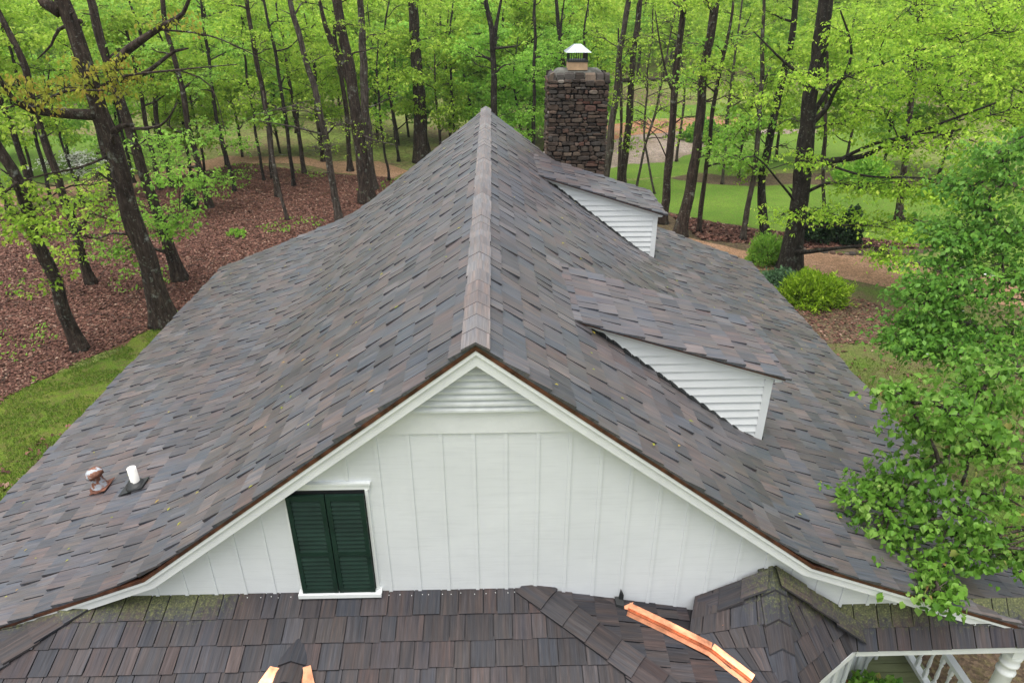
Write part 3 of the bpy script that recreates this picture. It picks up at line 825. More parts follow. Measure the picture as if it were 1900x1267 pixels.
# keep right of hip
sB = (hd.x/VB.x)/(-hd.y)
s2 = ((V2.x-V0.x)/VB.x)/(V0.y-V2.y)
u_0 = YW-V0.y; v_0 = (V0.x-.75)/VB.x
clB = [(-sB, 1, 0.0), (s2, -1, v_0-s2*u_0-.02)]
shakes(mbB, fB, 0, uL, -.02, 5, clB, .34, (.014, .030), None, None, (.25, .33, .42))
shakes(mbB, fB, 0, u_0+.4, -.02, 2.9, [(-sB, 1, 0.0), (-1, -.0, u_0+.02), (0, -1, 2.55)], .34, (.012, .024), None)
mbB.poly([tuple(HP0-Vector((0, 0, .02))), tuple(HP0+hd*2-Vector((0, 0, .02))), (6.5, 5.0, zB(6.5, 5.0)-.02), (3.5, YW, zB(3.5, YW)-.02)], .02, [(0, 0), (.1, 0), (.1, .1), (0, .1)])
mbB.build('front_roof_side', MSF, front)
mb.build('hip_cap', MSF, front)
# turret: two steep faces with a hip between them, against the wall
PK = Vector((4.48, YW, 5.79)); EZP = 4.38
sx, sy = .70, 1.02
def zD(x, y): return PK.z-sx*(x-PK.x)-sy*(YW-y)
FH = Vector((4.50, YW-(PK.z-EZP)/sy, EZP))                 # foot of the front hip
mb = MBd()
nD = Vector((sx, -sy, 1)).normalized(); VD = Vector((sx, -sy, -(sx*sx+sy*sy))).normalized(); UD = Vector((sy, sx, 0)).normalized()
fD = plane_map(PK, UD, VD)
vE = (PK.z-EZP)/-VD.z
def halfplane(f3, a, b_, inside):                          # world points a,b on the plane -> clip in (u,v)
    def uvp(p, O, U, V): q = Vector(p)-O; return (q.dot(U), q.dot(V))
    return uvp
def uv_of(p, O, U, V): q = Vector(p)-O; return (q.dot(U), q.dot(V))
def half(a, b_, inside):
    n = (-(b_[1]-a[1]), b_[0]-a[0]); c = -(n[0]*a[0]+n[1]*a[1])
    if n[0]*inside[0]+n[1]*inside[1]+c < 0: n = (-n[0], -n[1]); c = -c
    return (n[0], n[1], c)
# right face D
c_in = uv_of((4.9, 7.5, zD(4.9, 7.5)), PK, UD, VD)
c1 = half(uv_of(PK, PK, UD, VD), uv_of((4.48, 6.4, zD(4.48, 6.4)), PK, UD, VD), c_in)
c2 = half(uv_of((4, YW-.0, zD(4, YW)), PK, UD, VD), uv_of((6, YW-.0, zD(6, YW)), PK, UD, VD), c_in)
c3 = (0, -1, vE)
shakes(mb, fD, -3, 4, -.05, vE, [c1, c2, c3], .385, (.016, .034), moss_front, None, (.22, .30, .40))
# left face C: its courses fan from the copper valley to the front hip
LC = [Vector(p) for p in ((3.40, YW, 5.24), (3.30, 7.58, 5.03), (3.20, 7.30, 4.93), (3.45, 7.06, 4.87), (3.89, 6.66, 4.77), (4.30, 6.28, 4.66))]
def lerpc(L, t):
    t = max(0, min(1, t))*(len(L)-1); i = min(int(t), len(L)-2); return L[i].lerp(L[i+1], t-i)
def zH(d): return Vector((PK.x, YW-d, PK.z-sy*d))
def fC(u, v, h):
    t = v/2.1; a = lerpc(LC, t); b_ = zH(1.45*t)
    k = 1-u/1.25
    return tuple(a.lerp(b_, k)+Vector((-.45, -.62, .8)).normalized()*h)
shakes(mb, fC, .0, 1.30, .07, 2.0, (), .36, (.016, .034), moss_front, None, (.22, .30, .40), 0)
for i in range(5):
    a, b_ = fC(1.25, i*.42, -.02), fC(1.25, (i+1)*.42, -.02); c, d = fC(0, (i+1)*.42, -.02), fC(0, i*.42, -.02)
    mb.poly([a, b_, c, d], .02, [(0, 0), (.1, 0), (.1, .1), (0, .1)])
mb.poly([(4.5, YW, zD(4.5, YW)-.03), (6.3, YW, zD(6.3, YW)-.03), (6.15, 7.6, 4.37), (4.48, 6.47, 4.37)][::-1], .02, [(0, 0), (.1, 0), (.1, .1), (0, .1)])
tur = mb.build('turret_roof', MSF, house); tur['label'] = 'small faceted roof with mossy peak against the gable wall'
mb = MBd()
caps(mb, Vector((4.47, 6.40, PK.z-sy*1.45+.05)), PK+Vector((-.0, .02, .03)), (-1, -.15, -.42), (1, -.15, -.52), .225, .39, .065, moss_front)
mb.build('hip_cap', MSF, tur); mb = MBd()
caps(mb, Vector((3.38, YW-.08, 5.16)), PK+Vector((-.13, -.08, -.01)), (-.3, -1, -.9), (0, .12, -.9), .30, .42, .06, moss_front)
mb.build('hip_cap', MSF, tur); mb = MBd()
caps(mb, Vector((6.02, YW-.20, 4.70)), PK+Vector((.08, -.06, .035)), (.3, -1, -1.1), (0, .4, -.6), .30, .55, .05, lambda p: max(moss_front(p), .3))
mb.build('hip_cap', MSF, tur)
# short porch roof to the right
mb = MBd()
VE = Vector((0, -.42, -.56)).normalized()
fE = plane_map((5.55, YW, 4.94), (1, 0, 0), VE)
shakes(mb, fE, 0, 4.6, 0, .70, [(1, .35, -.22)], .36, (.016, .034), moss_front, .35, (.25, .33, .42))
mb.poly([(5.9, YW, 4.90), (5.98, 7.44, 4.35), (10.1, 7.44, 4.35), (10.1, YW, 4.90)], .02, [(0, 0), (.1, 0), (.1, .1), (0, .1)])
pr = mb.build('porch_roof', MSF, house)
mb = MBd(); mb.box((5.98, 7.46, 4.20), (10.1, 7.54, 4.345)); mb.box((5.98, 7.5, 4.17), (10.1, YW-.01, 4.20))
n0 = Vector((5.97, 7.47, 0)); n1 = Vector((4.5, 6.50, 0)); iv = Vector((-.5, .8, 0))*.08
mb.hexa([n1+Vector((0,0,4.2)), n0+Vector((0,0,4.2)), n0+iv+Vector((0,0,4.2)), n1+iv+Vector((0,0,4.2)), n1+Vector((0,0,4.345)), n0+Vector((0,0,4.345)), n0+iv+Vector((0,0,4.345)), n1+iv+Vector((0,0,4.345))])
mb.build('eave_board', MW, pr)
# bay wall below the turret
mb = MBd()
mb.prism([(5.95, 7.97, 0), (4.5, 6.95, 0), (4.5, 6.95, 4.25), (5.95, 7.97, 4.25)], (-.06, .1, 0))
mb.box((-9.0, 6.0, 0), (4.45, 6.1, 4.6))
mb.build('front_wall', MSD, house)
# copper valley flashing
def strip(mb, pts, offs0, offs1):
    for i in range(len(pts)-1):
        a, b_ = pts[i], pts[i+1]; D = (b_-a).normalized(); R = D.cross(Vector((0, 0, 1))).normalized()
        if R.x < 0: R = -R
        q = lambda p, o: p+R*o[0]+Vector((0, 0, o[1]))
        mb.poly([q(a, offs0), q(b_, offs0), q(b_, offs1), q(a, offs1)])
cp = [V0, V0.lerp(V1, .45)+Vector((.0, .012, 0)), V1, V2, V2+(V2-V1)*.12]
mb = MBd()
strip(mb, cp, (-.10, .03), (-.03, .04)); strip(mb, cp, (-.03, .04), (-.025, .060)); strip(mb, cp, (-.025, .060), (.012, .05))
strip(mb, cp, (.012, .05), (.018, .075)); strip(mb, cp, (.018, .075), (.105, .10)); strip(mb, cp, (.105, .10), (.11, .04))
mb.poly([V0+Vector((-.12, .06, .03)), V0+Vector((.1, .1, .11)), V0+Vector((.02, .02, .02))])
p = Vector((3.58, 7.42, zB(3.5, 7.45)+.2)); mb.poly([p, p+Vector((.12, .02, .03)), p+Vector((.10, -.06, .05)), p+Vector((.02, -.04, .0))])
vf = mb.build('valley_flashing', MCOP, front); vf['label'] = 'bright new copper flashing in the open valley'
# torn black flashing standing at the foot of the wall
mb = MBd()
p = Vector((2.13, YW-.10, 5.19))
mb.hexa([p+Vector(q) for q in ((-.06,-.06,-.04),(.07,-.10,-.05),(.08,.08,-.02),(-.05,.08,0),(-.05,-.05,.03),(.07,-.08,.02),(.08,.08,.05),(-.06,.08,.06))])
mb.hexa([p+Vector(q) for q in ((.0,.04,.02),(.07,.02,.02),(.07,.06,.02),(.0,.08,.02),(.01,.03,.20),(.07,.02,.15),(.07,.04,.15),(.02,.05,.26))])
mb.build('torn_flashing', MBLACK, front)
# small ridged saddle low on the front roof, copper showing in both of its valleys
mb = MBd()
S0 = Vector((-2.72, 6.98, ZA-TA*(YW-6.98)+.03)); S1 = Vector((-2.80, 5.9, S0.z-.16))
def zA(y): return ZA-TA*(YW-y)
for sg in (-1, 1):
    for a in range(4):
        t0, t1 = a/4, (a+1)/4
        r0, r1 = S0.lerp(S1, t0), S0.lerp(S1, t1)
        w0, w1 = .10+.42*t0, .10+.42*t1
        q = [r0, r1, Vector((r1.x+sg*w1, r1.y, zA(r1.y)+.02)), Vector((r0.x+sg*w0, r0.y, zA(r0.y)+.02))]
        mb.poly(q if sg < 0 else q[::-1], rnd.random(), [(0, 0), (0, .4), (.4, .4), (.4, 0)])
caps(mb, S1+Vector((0, 0, .03)), S0+Vector((.01, .12, .03)), (-1, 0, -.42), (1, 0, -.42), .215, .33, .05)
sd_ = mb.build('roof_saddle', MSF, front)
for sg in (-1, 1):
    mb = MBd(); pts = []
    for t in (0.20, .5, 1):
        r = S0.lerp(S1, t); pts.append(Vector((r.x+sg*(.15+.33*t), r.y, zA(r.y)+.055)))
    for a, b_ in zip(pts, pts[1:]):
        mb.poly([a, b_, b_+Vector((sg*.13, 0, .03)), a+Vector((sg*.07, 0, .03))])
        mb.poly([a, b_, b_+Vector((-sg*.10, 0, -.02)), a+Vector((-sg*.06, 0, -.02))])
    mb.build('saddle_flashing', MCOP, front)

# --- porch: deck, post, railing
mb = MBd()
y = 7.7
while y < 11.2:
    mb.box((6.0, y, .84), (9.28, y+.20, .90)); y += .213
mb.box((6.0, 7.7, .60), (9.24, 11.2, .835)); mb.build('porch_deck', MPDECK, house)
mb = MBd(); c = (8.86, 7.72, 0)
mb.box((8.70, 7.56, .9), (9.02, 7.88, 1.7)); mb.box((8.70, 7.56, 3.92), (9.02, 7.88, 4.2))
mb.lathe((8.86, 7.72, 0), [(.14, 1.7), (.15, 1.75), (.11, 1.8), (.14, 1.9), (.135, 2.6), (.13, 3.4), (.15, 3.43), (.15, 3.47), (.125, 3.5), (.125, 3.60), (.15, 3.63), (.15, 3.67), (.125, 3.70), (.15, 3.80), (.16, 3.86), (.14, 3.92)], 24)
mb.build('porch_post', MWB, house, smooth=False)
mb = MBd()
for x_, z0_, z1_ in ((9.02, .98, 1.08), (9.02, 2.08, 2.18)):
    mb.box((x_-.07, 7.9, z0_), (x_+.07, 11.25, z1_))
rail = mb.build('porch_railing', MWB, house)
y = 8.0
while y < 11.1:
    mb = MBd()
    mb.box((8.985, y-.035, 1.08), (9.055, y+.035, 1.28)); mb.box((8.985, y-.035, 1.86), (9.055, y+.035, 2.08))
    mb.lathe((9.02, y, 0), [(.03, 1.28), (.042, 1.31), (.022, 1.35), (.038, 1.42), (.036, 1.55), (.026, 1.68), (.03, 1.75), (.042, 1.79), (.026, 1.82), (.035, 1.86)], 10)
    mb.build('baluster', MWB, rail); y += .27
mb = MBd()                                                   # nail heads along the top course of the front roof
for k in range(26):
    x = -3.6+k*.165+rnd.uniform(-.04, .04); y = YW-.07-rnd.uniform(0, .03)
    if x < .7: mb.lathe((x, y, ZA-TA*(YW-y)+.03), [(.007, 0), (.007, .004), (0, .006)], 6)
tag(mb.build('nail_heads', MWB, front), kind='stuff')
mb = MBd()                                                   # pale fallen leaves and petals on the shakes
for k in range(130):
    sg = rnd.choice((-1, 1)); v = rnd.uniform(.5, LTOT-.5); u = rnd.uniform(YF+.2, YB-1)
    p = Vector(main_map(sg)(u, v, .055)); a = rnd.uniform(0, 6.28); s_ = rnd.uniform(.025, .05)
    A = Vector((math.cos(a), math.sin(a), -sg*.5*math.cos(a)))*s_; B = Vector((-math.sin(a), math.cos(a), sg*.5*math.sin(a)))*s_*.5
    mb.poly([p-A, p+B+Vector((0,0,.01)), p+A, p-B+Vector((0,0,.01))], rnd.random())
tag(mb.build('fallen_leaf_scatter', MLY), 'pale bud scales and tiny leaves strewn over the shakes', 'leaf litter', kind='stuff')

# ------------------------------------------------------------------ the ground
def sheet(name, pts, m, z, jit=.35, cat=None):
    P = []
    n = len(pts)
    for i in range(n):
        a, b_ = Vector(pts[i]), Vector(pts[(i+1) % n]); L = (b_-a).length; k = min(60, max(1, int(L/.8)))
        for j in range(k):
            p = a.lerp(b_, j/k); q = Vector((p.x*.35, p.y*.35, z*70)); r_ = Vector((p.x*1.3, p.y*1.3, z*50))
            J = jit*min(1, (p.y+20)/60+.4)
            P.append((p.x+J*(noise.noise(q)*1.6+noise.noise(r_)*.7), p.y+J*(noise.noise(q+Vector((9, 9, 0)))*1.6+noise.noise(r_+Vector((5, 5, 0)))*.7), z))
    mb = MBd(); mb.poly(P); o = mb.build(name, m); 
    bmf = o.data
    if bmf.polygons[0].normal.z < 0: bmf.flip_normals()
    o['kind'] = 'structure'; return o
def G(*px): return [atZ(u, v)[:2]+(0,) for u, v in px]
def V2(*p): return [(x, y, 0) for x, y in p]
mb = MBd(); mb.poly([(-900, -300, 0), (900, -300, 0), (900, 1400, 0), (-900, 1400, 0)]); o = mb.build('ground', MFORG); o['kind'] = 'structure'
z_ = .008
sheet('leaf_litter_ground', V2((-60, 5), (-18, 5))+G((20, 735), (110, 690), (230, 640), (300, 600), (330, 585))+V2((-8, 33), (6, 35), (9, 44))+G((720, 330), (600, 322), (450, 303), (330, 330), (150, 375), (0, 400))+V2((-60, 52)), MLIT, z_)
sheet('lawn', V2((-18.2, -5), (-9, -5), (-9, 30), (-13.2, 31))+G((300, 603), (230, 640), (110, 690), (20, 735)), MMOSSG, z_*2, .6)
sheet('path', G((0, 385), (90, 372), (190, 355), (330, 335), (440, 305), (560, 303), (620, 322), (730, 330), (760, 318), (700, 300), (600, 300), (560, 292), (420, 290), (300, 318), (160, 338), (0, 362)), MPATH, z_*3, .2)
sheet('lawn', G((0, 350), (160, 330), (290, 306), (300, 262), (150, 250), (0, 255)), MLAWN, z_*2)
sheet('lawn', V2((-40, 130), (-20, 100), (0, 96), (20, 130)), MLAWN, z_)
# right side
sheet('lawn', G((1080, 392), (1240, 398), (1400, 428), (1520, 440), (1640, 448), (1900, 500), (2100, 520), (2100, 380), (1900, 352), (1500, 343), (1400, 347), (1320, 340), (1235, 330), (1130, 340), (1080, 360)), MLAWN, z_*2)
sheet('mulch_bed', G((1060, 398), (1240, 396), (1400, 426), (1520, 440), (1640, 446), (1760, 462), (1650, 476), (1480, 462), (1420, 478), (1300, 450), (1060, 430)), MSOIL, z_*3)
sheet('mulch_bed', G((1235, 332), (1320, 342), (1400, 347), (1500, 343), (1900, 352), (1900, 338), (1500, 322), (1380, 328), (1300, 322)), MSOIL, z_*3)
sheet('path', V2((7, 40), (9, 42))+G((1230, 432), (1300, 446), (1400, 468), (1470, 458), (1560, 472), (1650, 484), (1790, 506), (1900, 520), (2100, 560), (2100, 640), (1900, 575), (1760, 550), (1640, 530), (1540, 512), (1450, 500))+V2((8, 34)), MPATH, z_*4, .25)
sheet('lawn', G((1660, 486), (1680, 472), (1780, 478), (1960, 500), (1960, 530), (1790, 504)), MLAWN, z_*5)
sheet('side_lawn', V2((9, -5), (9, 30), (10, 33))+G((1450, 502), (1540, 514), (1640, 532), (1760, 552), (1900, 577), (2100, 640))+V2((40, -5)), MPATCH, z_*2)
sheet('mulch_bed', G((1430, 520), (1500, 545), (1600, 556), (1690, 590), (1700, 622), (1640, 640), (1540, 636), (1480, 640), (1400, 600)), MSOIL, z_*3, .3)
sheet('mulch_bed', V2((9.3, 5), (9.3, 11), (11.2, 13), (15, 11), (14, 4)), MSOIL, z_*3, .3)
# upper right: drive, clay and rough lawn
sheet('lawn', G((1130, 335), (1235, 328), (1420, 322), (1520, 300), (1700, 260), (1700, 215), (1130, 215)), MLAWN, z_)
sheet('drive', G((1110, 320), (1170, 305), (1250, 300), (1330, 262), (1420, 250), (1560, 246), (1560, 240), (1400, 240), (1280, 244), (1180, 250), (1100, 262)), MDRV, z_*2)
sheet('clay_bank', G((1130, 262), (1180, 250), (1280, 244), (1370, 232), (1440, 232), (1440, 222), (1320, 216), (1200, 222), (1120, 234)), MCLAYG, z_*3)
sheet('lawn', G((1110, 236), (1200, 220), (1320, 214), (1500, 214), (1500, 190), (1110, 200)), MLAWN, z_*2)
sheet('road', [(-300, 190, 0), (300, 205, 0), (300, 214, 0), (-300, 199, 0)], MDRV, z_*2)
# hills added to fill gaps beyond the wood
mb = MBd()
NX = 60
for j in range(6):
    for i in range(NX):
        def hp(i, j):
            x = -700+1400*i/NX; y = 330+j*70; 
            return (x, y, -1+ (0 if j == 0 else 16+9*j+9*noise.noise(Vector((x*.006, j*.7, 0)))))
        mb.poly([hp(i, j), hp(i+1, j), hp(i+1, j+1), hp(i, j+1)])
MHILL = m_ground('gap_fill_green', (.07, .12, .025), (.11, .19, .04), (.05, .08, .02), .02, .3, 1.2)
o = mb.build('gap_fill_hills', MHILL, smooth=True); o['kind'] = 'structure'

# --- fallen leaves, grass blades
def inpoly(x, y, P):
    c = np.zeros(len(x), bool); n = len(P)
    for i in range(n):
        x1, y1 = P[i][:2]; x2, y2 = P[(i+1) % n][:2]
        k = ((y1 > y) != (y2 > y)) & (x < (x2-x1)*(y-y1)/((y2-y1) if y2 != y1 else 1e-9)+x1); c ^= k
    return c
def scatter(P, n, near=1.0):
    P = [p[:2] for p in P]; xs = [p[0] for p in P]; ys = [p[1] for p in P]
    x = rng.uniform(min(xs), max(xs), n*3); y = rng.uniform(min(ys), max(ys), n*3)
    k = inpoly(x, y, P); return x[k][:n], y[k][:n]
def unit(v): return v/np.linalg.norm(v, axis=1, keepdims=True)
def flat_leaves(mb, x, y, z, size, tilt=.5):
    n = len(x); C = np.stack([x, y, np.full(n, z)+rng.uniform(0, .05, n)], 1)
    N = unit(np.stack([rng.normal(0, tilt, n), rng.normal(0, tilt, n), np.ones(n)], 1)); R = unit(rng.normal(0, 1, (n, 3)))
    A = unit(np.cross(N, R)); B = np.cross(N, A)
    mb.leaves(C, A, B, size*rng.uniform(.6, 1.3, n), rng.random(n), .1)
def curve2(a, b_): return [a, a.lerp(b_, .5)+Vector((rnd.uniform(-.08, .08), rnd.uniform(-.08, .08), .02)), b_]
mb = MBd()
LP = V2((-40, 12), (-18, 12))+G((20, 735), (110, 690), (300, 603))+V2((-11, 33), (6, 36), (9, 44))+G((720, 330), (600, 322), (450, 303), (330, 330), (150, 375), (0, 400))
x, y = scatter(LP, 270000); flat_leaves(mb, x, y, .02, .12, .3)
x, y = scatter(G((1240, 398), (1400, 428), (1640, 448), (1760, 462), (1480, 462), (1300, 446)), 5000); flat_leaves(mb, x, y, .05, .2)
x, y = scatter(V2((-18.2, 12), (-11, 12), (-11, 31)), 900); flat_leaves(mb, x, y, .03, .16)
x, y = scatter(V2((9, 12), (9, 30), (30, 30), (30, 12)), 2500); flat_leaves(mb, x, y, .03, .14)
x, y = scatter(G((1430, 520), (1600, 556), (1690, 590), (1640, 640), (1480, 640), (1400, 600)), 2500); flat_leaves(mb, x, y, .03, .11, .35)
tag(mb.build('fallen_leaves', MFALL), 'reddish brown dead leaves carpeting the ground under the trees', 'fallen leaves', kind='stuff')
def blades(mb, x, y, h, lean=.45):
    n = len(x); k = np.array([noise.noise(Vector((a*.9, b_*.9, 2)))+.35*noise.noise(Vector((a*4, b_*4, 7))) for a, b_ in zip(x, y)])
    m_ = k > -.12
    x, y = x[m_], y[m_]; n = len(x)
    A = unit(np.stack([rng.normal(0, lean, n), rng.normal(0, lean, n), np.ones(n)], 1)); B = unit(np.cross(A, unit(rng.normal(0, 1, (n, 3)))))
    s_ = h*rng.uniform(.5, 1.3, n)
    C = np.stack([x, y, .02+s_*.5], 1); mb.leaves(C, A, B, s_, rng.random(n), .05)
mb = MBd()
x, y = scatter(V2((-18.2, 12), (-10.5, 12), (-10.5, 30), (-13.2, 31))+G((300, 603), (230, 640), (110, 690), (20, 735)), 60000); blades(mb, x, y, .075)
x, y = scatter(V2((9.5, 12), (9.5, 29), (17, 24), (30, 27), (30, 12)), 50000); blades(mb, x, y, .075)
tag(mb.build('grass', MBLADE, shape='long'), 'short patchy green grass beside both long eaves of the house', 'grass', kind='stuff')
# stone edging along the upper side of the gravel path
Lh = G((1480, 463), (1560, 474), (1620, 470), (1665, 484), (1790, 503), (1960, 528))
i = 0
for a, b_ in zip(Lh, Lh[1:]):
    a, b_ = Vector(a), Vector(b_); L = (b_-a).length; t = 0
    if i == 0: edg = MBd()
    while t < L:
        w_ = rnd.uniform(.25, .55); p = a.lerp(b_, min(1, t/L)); h = rnd.uniform(.1, .22)
        edg.lathe(p+Vector((rnd.uniform(-.1, .1), rnd.uniform(-.12, .12), 0)), [(w_*.5, 0), (w_*.52, h*.5), (w_*.36, h*.9), (0, h)], 7, rnd.uniform(.3, 1)); t += w_*1.02
    i += 1
tag(edg.build('stone_edging', MSTONE), 'low row of rough grey stones edging the gravel path on the right', 'stone edging')

mb = MBd()
x, y = scatter(LP, 420)
for a, b_ in zip(x, y):
    L = rnd.uniform(.2, 1.1); an = rnd.uniform(0, 6.28); p = Vector((a, b_, .06)); mb.tube(curve2(p, p+Vector((math.cos(an)*L, math.sin(an)*L, rnd.uniform(0, .05)))), [.018, .014, .006], 4, rnd.random())
tag(mb.build('fallen_twigs', MB2), 'fallen grey twigs and sticks lying over the leaf litter', 'twigs', kind='stuff')
mb = MBd(); x, y = scatter(LP, 26000)
k = np.array([noise.noise(Vector((a*.22, b_*.22, 4))) for a, b_ in zip(x, y)]) > .16
blades(mb, x[k], y[k], .15, .8)
tag(mb.build('ground_cover', MLG), 'thin green seedlings sprouting in patches through the leaf litter', 'ground cover', kind='stuff')

# ------------------------------------------------------------------ trees
def curve(a, b_, n, wob, droop=0.0, up=0.0):
    a, b_ = Vector(a), Vector(b_); L = (b_-a).length; out = []
    o1 = Vector((rnd.uniform(-1, 1), rnd.uniform(-1, 1), rnd.uniform(-1, 1)))*wob*L
    o2 = Vector((rnd.uniform(-1, 1), rnd.uniform(-1, 1), rnd.uniform(-1, 1)))*wob*.6*L
    for i in range(n+1):
        t = i/n; out.append(a.lerp(b_, t)+o1*math.sin(math.pi*t)+o2*math.sin(2*math.pi*t)+Vector((0, 0, (up*math.sin(math.pi*t)-droop*t*t)*L)))
    return out
def sub(path, rad, step):                                    # resample a polyline smoothly (Catmull-Rom)
    P = [Vector(p) for p in path]; out = []; R = []
    for i in range(len(P)-1):
        p0, p1, p2, p3 = P[max(i-1, 0)], P[i], P[i+1], P[min(i+2, len(P)-1)]
        k = max(1, int((p2-p1).length/step))
        for j in range(k):
            t = j/k
            out.append(.5*((2*p1)+(p2-p0)*t+(2*p0-5*p1+4*p2-p3)*t*t+(3*p1-p0-3*p2+p3)*t**3)); R.append(rad[i]+(rad[i+1]-rad[i])*t)
    out.append(P[-1]); R.append(rad[-1]); return out, R
class Tree:
    def __init__(s): s.w = MBd(); s.nodes = []; s.L = []; 
    def stem(s, path, rad, seg=10, rough=.22, step=.5, flare=False, wander=0.0):
        p, r = sub(path, rad, step); sd = rnd.uniform(0, 50)
        if wander: p = [q+Vector((noise.noise(Vector((i*.22, sd, 0))), noise.noise(Vector((i*.22, sd, 9))), 0))*wander*min(1, i/4) for i, q in enumerate(p)]
        if flare:
            z0 = p[0].z
            for i, q in enumerate(p):
                h = (q.z-z0)/(r[0]*3.2)
                if h < 1: r[i] *= 1+.6*(1-h)**2
        s.w.tube(p, r, seg, .5, rough, True, sd)
        s.nodes += list(zip(p, r)); return p, r
    def knobs(s, p, r, n):
        for _ in range(n):
            i = rnd.randrange(len(p)//4, len(p)-1); a = rnd.uniform(0, 6.28); d = Vector((math.cos(a), math.sin(a), rnd.uniform(.1, .7)))
            L = rnd.uniform(.25, .9); q = p[i]; s.w.tube(curve(q, q+d*L, 3, .08), [r[i]*.28, r[i]*.2, r[i]*.16, .012], 5)
    def blob(s, c, R, twigs=14, per=60, spread=.34, hang=.25, rb=None, leaf=True, src=None):
        c = Vector(c); R = Vector(R)
        best = None
        if src is None:
            for q, r in s.nodes:
                if q.z > c.z-.1 or r < .03: continue
                d = (q-c).length+.6*max(0, (c.z-q.z))+(0 if q.z < c.z-.25*(Vector((q.x-c.x, q.y-c.y, 0)).length) else 1.2)
                if best is None or d < best[0]: best = (d, q, r)
            if best is None: best = (0, s.nodes[0][0], s.nodes[0][1])
            q, r = best[1], best[2]
        else: q, r = src
        r0 = rb or min(r*.55, .05+.018*(q-c).length)
        br = curve(q, c, 7, .10, 0, .07)
        s.w.tube(br, [r0+(.022-r0)*(i/7)**.8 for i in range(8)], 6, .5, .2); s.nodes += [(b_, .035) for b_ in br[4:]]
        for k in range(twigs):
            d = Vector((rnd.gauss(0, 1), rnd.gauss(0, 1), rnd.gauss(0, 1))).normalized()*(rnd.random()**.45)
            e = Vector((c.x+d.x*R.x, c.y+d.y*R.y, c.z+d.z*R.z)); st = br[rnd.choice((4, 5, 6, 7))]
            tw = curve(st, e, 4, .12, .04, .05); s.w.tube(tw, [.020, .016, .012, .009, .005], 3, .5, 0, False)
            if leaf:
                for m_ in range(2):
                    f = curve(tw[rnd.choice((2, 3))], e+Vector((rnd.uniform(-1, 1), rnd.uniform(-1, 1), rnd.uniform(-.4, .3)))*spread*1.6, 2, .1); s.w.tube(f, [.009, .006, .003], 3, .5, 0, False)
                    s.L.append((f[-1], spread, per//4, hang))
                s.L.append((e, spread, per//2, hang)); s.L.append((tw[3], spread*.8, per//4, hang))
    def leafmesh(s, mb, size, cluster=1):
        if not s.L: return
        C = np.concatenate([np.array(p)[None].repeat(n, 0) for p, sp, n, h in s.L]); SP = np.concatenate([np.full(n, sp) for p, sp, n, h in s.L]); HG = np.concatenate([np.full(n, h) for p, sp, n, h in s.L])
        n = len(C)
        # small tufts: leaves gather round twig tips in whorls
        kk = 4; nt = (n+kk-1)//kk
        off = rng.normal(0, 1, (nt, 3))*np.array([1, 1, .42]); off = np.repeat(off, kk, 0)[:n]
        T = C+off*SP[:, None]; out = unit(rng.normal(0, 1, (n, 3))*np.array([1, 1, .35])+np.array([0, 0, -.15]))
        P = T+out*size*.75
        A = unit(out+np.stack([np.zeros(n), np.zeros(n), -HG*rng.uniform(.2, 2.2, n)], 1))
        Nn = unit(rng.normal(0, .55, (n, 3))+np.array([0, 0, 1.0])); B = unit(np.cross(Nn, A)+1e-6)
        base = np.repeat(rng.random(nt), kk)[:n]
        mb.leaves(P, A, B, size*rng.uniform(.45, 1.3, n), np.clip(base*.7+rng.random(n)*.3, 0, 1), .16)

def finish(t, name, label, cat, base, bark, leaf, size, group=None, shape='quad', crown='crown'):
    o = thing(name, label, cat, base, group)
    t.w.build('trunk', bark, o, smooth=True)
    if t.L:
        mb = MBd(); t.leafmesh(mb, size); mb.build(crown, leaf, o, shape=shape)
    return o

def px_path(pts, Y, dy=0):                                   # pixel polyline on a vertical sheet at distance Y
    return [atY(u, v, Y+dy*i/max(1, len(pts)-1)) for i, (u, v) in enumerate(pts)]
def px_tree(pts, wpx, top=15.5, taper=.55, wander=.10, dy=0, seg=10):
    # pts start at the foot of the trunk
    b_ = atZ(*pts[0]); Y = b_.y
    P = [Vector((b_.x, b_.y, -.05))]+px_path(pts, Y, dy)[1:]
    d = (P[-1]-P[-2]); 
    if P[-1].z < top: P.append(P[-1]+d*((top-P[-1].z)/max(d.z, .5)))
    depth = (b_-CAM).dot(FW); r0 = wpx/1290*depth*.5*.84
    n = len(P); zs = [p.z for p in P]
    R = [r0*(1-(1-taper)*max(0, z)/max(zs)) for z in zs]; R[-1] *= .6
    return P, R, Y, r0
def crown_blobs(t, P, R, r0, zlo, zhi, n, reach, rad, twigs, per, spread=.4, hang=.3, bias=(0, 0)):
    top = P[-1]
    for k in range(n):
        z = zlo+(zhi-zlo)*((k+rnd.random())/n); 
        # trunk x,y at this height
        c = None
        for a, b_ in zip(P, P[1:]):
            if a.z <= z <= b_.z: c = a.lerp(b_, (z-a.z)/(b_.z-a.z+1e-6))
        if c is None: c = top
        an = rnd.uniform(0, 6.28); q = reach*rnd.uniform(.35, 1)
        t.blob((c.x+math.cos(an)*q+bias[0], c.y+math.sin(an)*q+bias[1], z+q*.25), (rad*rnd.uniform(.7, 1.2), rad*rnd.uniform(.7, 1.2), rad*rnd.uniform(.3, .55)), twigs, per, spread, hang)

